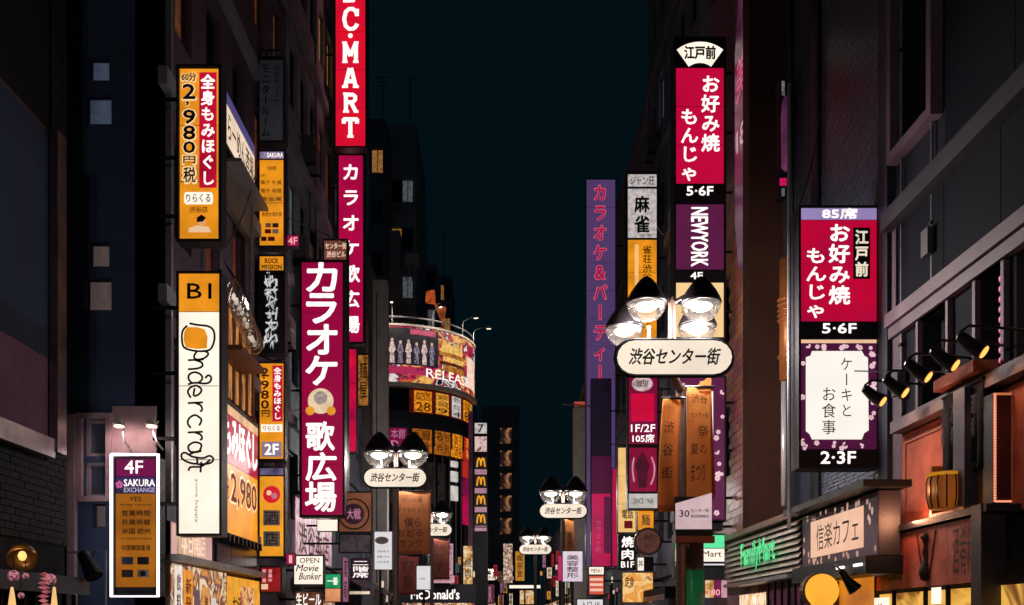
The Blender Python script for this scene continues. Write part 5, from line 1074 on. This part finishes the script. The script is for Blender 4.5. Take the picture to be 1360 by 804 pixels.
# store louvre fascia
T = Wall('louvre_fascia', 'silver louvred shop fascia carrying glowing green FamilyMart letters', 'fascia', 4.4, 965, 1064, 2.36, 3.14)
box('backing', DARK, T.o, 0, T.len, .03, .25, 0, T.h); LV = mat('louvre_metal', 'e0d2c6', .4, .2, .3, 4)
for k in range(8): z = .02+k*.096; MB().quadprism((0, -.05, z), (T.len, -.05, z), (T.len, .0, z+.07), (0, .0, z+.07), (0, .012, .004)).obj('slat', LV, T.o)
GRN = emit('green_letters', '3ee08c', 1.15, .25, 9, '1c8a50'); T.textw('FamilyMart', 993, 1039, 2.5, 2.98, GRN, 17, bold=.09)
box('hood', mat('hood_brown', '8c6a5a', .5, .2), T.o, -.2, T.len+.3, -.1, .6, T.h+.03, T.h+.12); box('sill', STEEL, T.o, 0, T.len, -.2, .1, -.09, -.03)
# cafe sign
T = Wall('cafe_sign', 'plum cafe fascia with a cream plate of brushed characters', 'sign', 4.4, 1066, 1167, 2.4, 3.14)
box('cabinet', FRAME, T.o, 0, T.len, .0, .25, 0, T.h); T.panelw(mat('plum_board', '5a3c50', .5, 0, .2), 1066.5, 1166.5, 2.41, 3.13, 1); T.panelw(emit('cafe_cream', 'eeb898', .95, .08, 2), 1078, 1148, 2.52, 3.02, 2, 'cream_plate')
T.textw('信楽カフェ', 1086, 1142, 2.6, 2.95, BLACKP, 2, bold=.0)
rnd = random.Random(4)
for k in range(38):
    u = rnd.uniform(.05, T.len-.05); z = rnd.choice((rnd.uniform(.03, .1), rnd.uniform(.64, .71))) if T.X(1078)-.03 < u < T.X(1148)+.03 else rnd.uniform(.04, .7)
    MB().disc(u, z, .03, -.012, -.0075, 6, rnd.uniform(.03, .05)).obj('petal', emit('petal', 'd8a898', .8, .2), T.o)
box('gutter', DARK, T.o, -.1, T.len+.2, -.25, .3, T.h+.02, T.h+.1); box('soffit', DARK, T.o, 0, T.len, -.15, .3, -.22, -.01)
for u in (T.len-.35, T.len-.95): box('strip_light', emit('strip', 'fff0e0', 2.5, .02), T.o, u, u+.25, -.17, -.151, -.12, -.09)
# round yellow lollipop sign
T = Front('round_yellow_sign', 'round glowing yellow sign on a tapering stem by the cafe', 'sign', 1067, 1113, 760, 835, 12.6)
pts = [(T.X(1090)+22.5*T.s*math.cos(math.radians(a)), T.Z(785)+22.5*T.s*math.sin(math.radians(a))) for a in range(-50, 231, 12)]+[(T.X(1082), T.Z(815)), (T.X(1084), 0), (T.X(1098), 0), (T.X(1099), T.Z(815))]
MB().prism(pts, -.06, .06).obj('face', emit('yellow_disc', 'ffb23a', 1.05, .06, 4), T.o); MB().disc(T.X(1088), T.Z(785), 23.3*T.s, -.05, .1).obj('rim', mat('brass_dark', ''), T.o)
# shops at street level, right
T = Wall('shopfront', 'convenience store windows below the silver louvred fascia', 'shopfront', 4.5, 965, 1064, .12, 2.2)
T.panelw(print_mat('store_inside', ['140a12', '2a141c', '502030', '181018'], 2., .9), 966, 1063, .3, 2.15, 1, 'shop_window'); T.panelw(print_mat('food_glow', ['a02838', 'f8e0c0', 'e0a050', 'fff0d8', '903020'], 2.5, 1.1), 983, 1018, .6, 2.13, 2, 'poster'); T.textw('SALE', 986, 1014, 1.5, 1.7, emit('letter_pink', ''), 2, bold=.03)
for k in range(5): box('mullion', DARK, T.o, T.X(1022+k*9), T.X(1022+k*9)+.06, -.05, -.015, .2, 2.2)
T = Wall('shopfront', 'amber lit cafe front below the plum cafe sign', 'shopfront', 4.6, 1067, 1162, .12, 2.3)
T.panelw(emit('amber_shop', 'e08420', 1., .35, 1.2, '8a4410'), 1114, 1161, .3, 2.28, 1, 'shop_window'); T.panelw(print_mat('store_inside', []), 1068, 1113, .3, 2.28, 1, 'shop_window'); box('door_post', mat('brass_dark', ''), T.o, T.X(1113), T.X(1113)+.08, -.06, -.01, .1, 2.3)
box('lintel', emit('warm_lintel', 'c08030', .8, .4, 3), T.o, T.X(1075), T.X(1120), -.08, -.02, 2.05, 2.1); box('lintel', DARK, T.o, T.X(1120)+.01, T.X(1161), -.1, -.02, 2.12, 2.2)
T = Front('spotlight', 'black spotlight over the amber cafe front pointing down right', 'spotlight', 1118, 1141, 757, 786, 12.0); MB().tube([(-.12, 0, .26), (-.04, .0, .14), (.06, -.0, .02)], [.035, .05, .09], 12).obj('housing', DARK, T.o); MB().tube([(-.12, 0, .26), (-.12, .2, .34)], .015, 6).obj('yoke', DARK, T.o)
T = Wall('shopfront', 'yellow lit eatery interior under the carved rust board', 'shopfront', 4.82, 1168, 1420, .12, 1.98)
T.panelw(print_mat('eatery_inside', ['4a2c14', 'e0a040', 'f5b850', '7a4a20', 'f8d080'], 1.3, .95), 1169, 1418, .3, 1.97, 1, 'shop_window'); T.panelw(E_CREAM, 1162, 1182, 1.2, 1.93, 2, 'poster'); T.textw('生', 1166, 1178, 1.6, 1.85, ink('ma3', ''), 2, bold=.04)
for px in (1190, 1232, 1262, 1296): box('mullion', mat('dark_wood', ''), T.o, T.X(px), T.X(px)+.05, -.05, -.016, .2, 1.97)
box('paper_menu', E_CREAM, T.o, T.X(1240), T.X(1252), -.025, -.016, 1.7, 1.92)
# carved rust board
T = Wall('carved_board', 'long rust board with carved lettering and a dark lantern motif', 'sign', 4.7, 1166, 1313, 2.0, 2.66)
RU = mat('rust_board', 'c05c4c', .55, 0, .45, 5); box('backing', mat('dark_wood', ''), T.o, 0, T.len, .0, .15, 0, T.h)
for k in range(3):
    a = [1166.5, 1204, 1262, 1312][k]; b_ = [1166.5, 1204, 1262, 1312][k+1]; T.panelw(RU, a, b_-.6, 2.01, 2.65, 3, 'board')
T.textw('和食居酒屋', 1170, 1200, 2.1, 2.6, ink('umber2', ''), 3, bold=.0); T.textw('酒肴料理', 1268, 1308, 2.1, 2.6, ink('umber2', ''), 3, bold=.0)
u = (T.X(1226)+T.X(1240))/2; MB().lathe([(.01, .04), (.05, .05), (.075, .12), (.06, .2), (.02, .28), (.04, .34), (.02, .42), (.03, .48), (.06, .52), (.01, .56)], (u, -.03, .03), 12).obj('lantern_motif', ink('umber2', ''), T.o, True)
for s_ in (-1, 1): MB().prism([(u+s_*.22, .6), (u+s_*.25, .6), (u+s_*.08, .08), (u+s_*.06, .08)][::s_], -.03, -.0215).obj('cord', mat('rope', '6a3a30', .8), T.o)
box('cap_rail', mat('cap_dark', '2c2a34', .4, .3), T.o, -.1, T.len+.1, -.07, .3, T.h+.01, T.h+.08)
# black cloths and amber alcove
T = Wall('noren', 'black shop curtains of four hanging strips above the amber alcove', 'curtain', 4.78, 1252, 1306, 3.15, 4.0)
for k in range(4):
    a = T.len*k/4+.01; b_ = T.len*(k+1)/4-.01; vs = []; fs = []
    for j in range(7):
        for i in range(7): u_, v_ = i/6, j/6; vs.append((a+(b_-a)*u_+.05*(1-v_)*math.sin(k), .03*math.sin(u_*7+k*2)*(1.1-v_), .12*((k*7) % 3)/3*(1-v_)+(.85-.12*((k*7) % 3)/3*(0))*v_))
    for j in range(6):
        for i in range(6): q = j*7+i; fs.append((q, q+1, q+8, q+7))
    c_ = MB().add(vs, fs).obj('strip', mat('navy_cloth', '23232c', .85), T.o, True); c_.modifiers.new('thickness', 'SOLIDIFY').thickness = .008
    text(c_, '酒肴', a+.05, b_-.05, .3, .75, mat('cloth_print', '45454f', .8), y=-.05, vertical=True)
MB().tube([(0, 0, .87), (T.len, 0, .87)], .02, 8).obj('rod', DARK, T.o); box('lit_shelf', mat('salmon_plaster', ''), T.o, 0, T.len, -.1, .15, .93, 1.05)
T = Wall('alcove_lamp', 'amber alcove with a glowing barrel shaped lamp behind curtains', 'lamp', 4.88, 1262, 1306, 2.72, 3.3)
AM = mat('amber_wood', 'b06a24', .5); box('back', AM, T.o, 0, T.len, .0, .06, 0, T.h); box('side', AM, T.o, -.06, -.001, -.2, .06, 0, T.h); box('bottom', AM, T.o, 0, T.len, -.2, -.001, 0, .06)
MB().lathe([(.17, 0), (.2, .1), (.2, .28), (.17, .38), (.05, .4)], (T.len*.45, -.18, .08), 18).obj('barrel', emit('barrel', '8c4814', .75, .3, 5, '3c1c0a', .6, (1, 1, .3)), T.o, True)
for k in range(14): a = k*2*math.pi/14; MB().tube([(T.len*.45+.175*math.cos(a), -.18+.175*math.sin(a), .085), (T.len*.45+.205*math.cos(a), -.18+.205*math.sin(a), .2), (T.len*.45+.205*math.cos(a), -.18+.205*math.sin(a), .36), (T.len*.45+.17*math.cos(a), -.18+.17*math.sin(a), .46)], .008, 4).obj('rib', DARK, T.o); MB().lathe([(.205, 0), (.205, .03)], (T.len*.45, -.18, .42), 18).obj('hoop', emit('hoop', 'c8841c', .9, .3, 6), T.o)
point((4.45, T.o.location.y-T.len*.45, 3.0), 4, (1, .5, .2), .06); point((4.62, T.o.location.y+.42, 2.8), 30, (1, .42, .22), .08)
# dark pillar and bulb edged sign
o = box('street_pillar', mat('pillar_dark', '3a3238', .35, .1, .3, 2), None, 4.62, 4.86, 9.5, 9.7, .12, 2.75); tag(o, 'dark square pillar under the bulb edged sign at the right edge', 'pillar')
o = box('wall_column', mat('column_plum', '4a4050', .4, .1, .3, 2), None, 4.72, 4.85, 10.05, 10.3, 2.76, 4.0); tag(o, 'short plum column between the black curtains and bulb edged sign', 'pillar')
T = sign('bulb_edged_sign', 'sign edged in tiny bulbs with a salmon panel at the right edge', 'sign', 1319, 1395, 522, 668, 9.6, .2, None, None, fw=.0)
T.panel(mat('dark_red_panel', '4a1c1c', .5), 1323, 1391, 527, 663); T.panel(emit('salmon_lit', 'a8523c', .85, .25, 2), 1343, 1391, 528, 660, 2); T.text('酒', 1352, 1375, 560, 590, ink('umber', ''), 2, bold=.02)
mb = MB()
for k in range(40): py = 523+(k+.5)*3.6; mb.box(T.X(1319.5), T.X(1322), -.02, -.001, T.Z(py+1.3), T.Z(py-1.3))
for k in range(20): px = 1321+(k+.5)*3.6; mb.box(T.X(px-1.3), T.X(px+1.3), -.02, -.001, T.Z(667.5), T.Z(665)); 
tag(mb.obj('edge_bulbs', emit('edge_bulb', 'ff9870', 1.3, .1), T.o), kind='stuff'); box('top_rim', emit('rim_glow', 'd87850', .9, .1), T.o, T.X(1319), T.X(1395), -.012, -.001, T.Z(525), T.Z(522)-.001)
# gooseneck spotlights
for i, (px, py) in enumerate(((1163, 527), (1192, 515), (1222, 494), (1257, 478), (1294, 460))):
    xs_ = 4.4; d = xs_*F/(px-CX); c = P(px, py, d); o = bpy.data.objects.new('arm_spotlight', None); COL.objects.link(o); o.location = c
    tag(o, ['arm spotlight overlapping the white cake sign plate, lowest of five', 'second arm spotlight, just right of the blossom sign', 'middle one of the five arm spotlights on the right wall', 'fourth arm spotlight, before the first window', 'highest arm spotlight, by the window at the right'][i], 'spotlight', 'five arm spotlights on the right wall')
    MB().tube([(-.13, .04, .12), (-.115, .035, .105), (-.03, -.0, .01), (.06, -.06, -.07)], [.025, .05, .065, .085], 12).obj('housing', CAPM, o)
    MB().tube([(.055, -.058, -.066), (.066, -.066, -.076)], [.062, .056], 12).obj('lens', emit('spot_lens', 'ffa850', 2., .1), o)
    MB().tube([(-.13, 0, .13), (-.05, .0, .19), (.3, .02, .17), (5.0-c.x, .05, .15)], .013, 6).obj('arm', DARK, o)
    MB().lathe([(.04, 0), (.04, .02)], (5.0-c.x-.02, .05, .14), 8).obj('wall_plate', DARK, o)
    spot((c.x+.12, c.y, c.z-.13), (5.4, c.y-.1, c.z-1.2), 6, (1, .55, .3), 100)
# cables
def cable(lb, pts, r=.012, sag=.15):
    a, b = Vector(pts[0]), Vector(pts[1]); P_ = [a.lerp(b, k/14)-Vector((0, 0, sag*4*(k/14)*(1-k/14))) for k in range(15)]; o = MB().tube(P_, r, 5).obj('cable', DARK, None); tag(o, lb, 'cable')
cable('thin black cable running level across the white cake sign', (P(1135, 493, 11.9), P(1420, 493, 9.4)), .008, .01)
cable('cable slanting down to the big karaoke sign top', (P(380, 288, 20), P(460, 322, 22)), .012, .02)
cable('cable stretched low from the left signs over the shops', (P(378, 546, 18.5), P(398, 544, 21.5)), .012, .02)
cable('sagging cable behind the mahjong sign', (P(812, 590, 30), P(905, 590, 30)), .012, .06)

# ================================================================== more street-gap signs, rooftop gear, wall units
rnd = random.Random(21)
for i, (pa, pb, y_, xw, lb) in enumerate(((0, 0, 62, 4.6, 'right'), (0, 0, 74, 4.6, 'right'), (0, 0, 88, 4.6, 'right'), (0, 0, 62, -1.2, 'left'), (0, 0, 76, -1.2, 'left'))):
    o = bpy.data.objects.new('awning', None); COL.objects.link(o); o.location = (xw, y_, 2.9); tag(o, 'lit striped awning deep down the street, %s on the %s side' % (('nearest', 'middle', 'farthest', 'nearer', 'farther')[i], lb), 'awning', 'awnings far down the street')
    s_ = -1 if xw > 0 else 1; MB().quadprism((0, 0, .5), (0, 7, .5), (s_*1.1, 7, 0), (s_*1.1, 0, 0), (0, 0, -.05)).obj('canopy', emit('awn%d' % i, ('e8b070', 'c05040', 'f0dcc0', 'd89040', 'c87080')[i], .9, .35, 3), o); MB().box(min(0, s_*1.1), max(0, s_*1.1), -.06, -.001, -.35, -.02).obj('end_panel', emit('awe%d' % i, ('f4dcc0', 'e89a38', 'b82838', 'f4dcc0', 'e89a38')[i], .95, .3, 4), o)
TINY = [emit('tiny_amber', 'e89a38', 1., .3, 6), emit('tiny_cream', 'f4dcc0', 1., .25, 6), emit('tiny_red', 'b82838', .95, .3, 6), emit('tiny_rose', 'b07088', .9, .3, 6), emit('tiny_brown', '7a4a34', .9, .4, 6), emit('tiny_teal', '4a7468', .7, .3, 6)]
k = 0
for (xa, xb, ya, yb, da, db, n) in ((650, 684, 742, 800, 60, 90, 12), (716, 762, 728, 800, 52, 85, 18), (594, 634, 735, 776, 42, 44, 7), (500, 530, 757, 800, 28, 40, 6), (806, 824, 756, 800, 31, 36, 5)):
    for i in range(n):
        w_ = rnd.uniform(3, 8); h_ = rnd.uniform(5, 22); x = rnd.uniform(xa, xb-w_); y = rnd.uniform(ya, yb-h_*.6); d = rnd.uniform(da, db)
        mi_ = rnd.randrange(6); T = Front('tiny_sign', 'tiny distant %s sign %s, %s' % (('amber', 'cream', 'red', 'rose', 'brown', 'teal')[mi_], {650: 'under the stacked windows', 716: 'below the violet sign lamp', 594: 'by the curved building', 500: 'beneath the copper banner', 806: 'under the magenta sign'}[xa], ('tall' if h_ > 17 else 'narrow' if h_ > w_*1.6 else 'squat') + (', higher up' if y < (ya+yb)/2 else ', lower down')), 'sign', x, x+w_, y, y+h_, d, 'tiny distant lit signs low in the far street')
        MB().box(T.X(x), T.X(x+w_), 0, .15, 0, T.Z(y)).obj('cabinet', FRAME, T.o); T.panel(TINY[mi_], x+.4, x+w_-.4, y+.4, y+h_-.4)
        if h_ > 10: T.text(rnd.choice(('酒場', '薬局', '珈琲', '寿司')), x+1, x+w_-1, y+1.5, y+h_-1.5, rnd.choice((ink('umber', ''), BLACKP)), vertical=True)
        MB().box(-.03, .03, .03, .09, -T.o.location.z, -.001).obj('post', DARK, T.o)
# left pavement clutter
GC2 = 'small signs along the left pavement'
for lb, a, b, c, d_, dd, m_, tx in (('tall pink and white sign strip under the ringed disc panel', 455, 463, 740, 800, 24, TINY[3], '薬局'), ('dim plum sign with pale print below the dark menu board', 466, 492, 742, 770, 24.3, emit('plum_panel', '3c1c34', .9, .4, 5), '二階席'), ('low white lit strip under the dim plum sign', 456, 492, 785, 790, 24.2, TINY[1], None), ('amber lit box at the bottom below the Movie Bunker sign', 392, 428, 786, 806, 20.5, TINY[4], '生ビール'), ('small white lit sign left of the karaoke sign foot', 421, 449, 690, 706, 23, E_CREAM, None)):
    T = sign('shop_sign', lb, 'sign', a, b, c, d_, dd, .15, 'L', GC2, fw=.01, nb=1); T.panel(m_, a+.6, b-.6, c+.6, d_-.6)
    if tx: T.text(tx, a+1.5, b-1.5, c+2, d_-2, WHITE_L if m_ is not TINY[3] else INK_MA, vertical=(b-a) < (d_-c))
T = Wall('awning', 'dark slanting awning right of the Movie Bunker sign', 'awning', -4.3, 432, 492, 2.55, 3.3)
MB().quadprism((0, -.9, 0), (T.len, -.9, 0), (T.len, 0, .5), (0, 0, .5), (0, 0, -.06)).obj('canopy', mat('awning_cloth', '4a3440', .8), T.o)
for k in range(6): u = T.len*(k+.5)/6; MB().box(u-.25, u+.2, -.925, -.903, -.2, -.002).obj('valance_flap', mat('awning_flap', '8a6a70', .8), T.o)
# outdoor air conditioning units on the walls
def ac_unit():
    o = bpy.data.objects.new('air_conditioner', None); COL.objects.link(o)
    MB().box(-.4, .4, -.3, 0, 0, .6).obj('case', mat('ac_case', '4c4c52', .6, .1, .3, 4), o); MB().disc(-.1, .3, .22, -.31, -.301, 20).obj('fan_opening', DARK, o)
    mb = MB()
    for k in range(5): mb.tube([(-.1+.2*math.cos(k*math.pi/5), -.316, .3+.2*math.sin(k*math.pi/5)), (-.1-.2*math.cos(k*math.pi/5), -.316, .3-.2*math.sin(k*math.pi/5))], .006, 4)
    mb.obj('fan_guard', STEEL, o)
    for s_ in (-.3, .3): MB().box(s_-.02, s_+.02, -.35, 0, -.05, -.001).obj('bracket', DARK, o)
    MB().tube([(.41, -.1, .1), (.5, -.06, .0), (.5, -.04, -1.6)], .02, 6).obj('hose', GREYM, o); return o
ac = ac_unit(); first = True
for lb, x, y, z, rz in (('pale air conditioner on the wall above the orange B1 sign, nearest one', -4.5, 14.6, 8.6, 90), ('air conditioner high on the left wall right of the slanting white sign', -4.5, 18.9, 11.4, 90), ('air conditioner on the left wall behind the 2F sign stack', -4.5, 20.4, 7.3, 90), ('air conditioner high between the grey sign and the shoe sign', -4.5, 23.2, 12.2, 90), ('air conditioner under the grey unlit sign, farther along', -4.5, 22.4, 9.6, 90), ('air conditioner on the wall left of the mahjong sign', 4.8, 33, 12.6, -90), ('air conditioner beside the far restaurant tower sign', 4.7, 24.5, 13.5, -90), ('air conditioner high over the mahjong sign', 4.7, 29.0, 15.2, -90)):
    o = ac if first else dup(ac, (x, y, z)); o.location = (x, y, z); o.rotation_euler = (0, 0, math.radians(rz)); tag(o, lb, 'air conditioner', 'air conditioners on the street walls'); first = False
# rooftop aerials
for i, (px, py, d, h) in enumerate(((508, 158, 58.2, 2.5), (545, 166, 62.3, 3), (567, 350, 78.2, 3), (590, 368, 90.2, 4), (866, 235, 40, 2), (882, 180, 32, 2.4))):
    c = P(px, py, d); mb = MB(); mb.tube([(0, 0, -.5), (0, 0, h)], .04, 5)
    for k in range(3): mb.tube([(-.5+.1*k, 0, h-.25*k-.1), (.5-.1*k, 0, h-.25*k-.1)], .02, 4)
    o = mb.obj('aerial', GREYM, None); o.location = c; tag(o, 'thin rooftop aerial, number %s from the left along the skyline' % ('one', 'two', 'three', 'four', 'five', 'six')[i] if 0 else 'thin rooftop aerial on %s' % ('the top of the dim tower', 'the right corner of the dim tower', 'the low dim block', 'the farthest dim block', 'the roof above the violet sign', 'the tall roof beside the red tower sign')[i], 'aerial', 'rooftop aerials')

T = Front('reflection_beads', 'magenta reflection at the farther right window, built as glowing beads', 'reflection', 1325, 1333, 366, 482, 9.8)  # magenta sign reflection in the window, modelled as self-lit beads on a line
MB().tube([(0, 0, 0), (0, 0, T.Z(366))], .006, 5).obj('wire', DARK, T.o); CB = MB().lathe([(.001, -.03), (.022, -.01), (.022, .03), (.001, .05)], n=10).mesh('bulb', emit('reflection_magenta', 'c8105c', 1.2, .25, 30, 'f0a0c0'))
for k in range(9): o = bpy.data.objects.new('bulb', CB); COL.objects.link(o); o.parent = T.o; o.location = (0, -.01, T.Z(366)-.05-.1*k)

for i, (x, y, z0, z1, lb) in enumerate(((-4.47, 16.0, 5.3, 9.2, 'thin conduit climbing behind the white bar sign'), (-4.47, 19.6, 3.5, 13, 'conduit rising just right of the orange sign stack'), (-4.47, 20.9, 3.5, 15, 'second conduit left of the big karaoke sign'), (-4.5, 24.6, 3.5, 16, 'conduit in the gap before the farther karaoke sign'), (4.98, 12.2, 4.1, 9.5, 'conduit down the corner of the nearest right building'), (4.98, 11.35, 5.5, 9.4, 'conduit beside the recessed upper window'), (4.68, 22.0, 4, 14, 'conduit behind the far tower sign'))):
    s_ = 1 if x < 0 else -1; o = MB().tube([(0, 0, 0), (0, 0, z1-z0), (-.1*s_, 0, z1-z0+.1)], .018, 6).obj('conduit', GREYM, None); o.location = (x+.02*s_, y, z0); tag(o, lb, 'conduit', 'conduits on the street walls')
    for k in range(3): MB().box(-.03, .03, -.035, .035, (z1-z0)*(k+.5)/3, (z1-z0)*(k+.5)/3+.04).obj('clamp', DARK, o)
    MB().box(-.02, .09*s_ if s_ > 0 else -.09, -.09, .09, .3, .6).obj('junction_box', mat('ac_case', ''), o)
for lb, a, b, sg in (('cable drooping between the two orange massage signs', (292, 335, 13.2), (345, 205, 18.6), .3), ('cable from the grey unlit sign down to the wall', (378, 100, 18.6), (400, 190, 21), .25), ('cable looping under the black jagged sign', (345, 470, 18.6), (378, 476, 18.6), .08), ('cable from the red shoe sign to the dim tower side', (487, 150, 26), (492, 250, 36), .5), ('cable between the mahjong and far tower signs', (873, 300, 27.5), (897, 280, 19.8), .35), ('cable from the near sign pole up into the dark', (1058, 280, 13), (1090, 150, 14.8), .2), ('cable low along the plum cafe fascia', (1066, 690, 14.0), (1168, 652, 11.6), .06)):
    cable(lb, (P(*a), P(*b)), .01, sg)
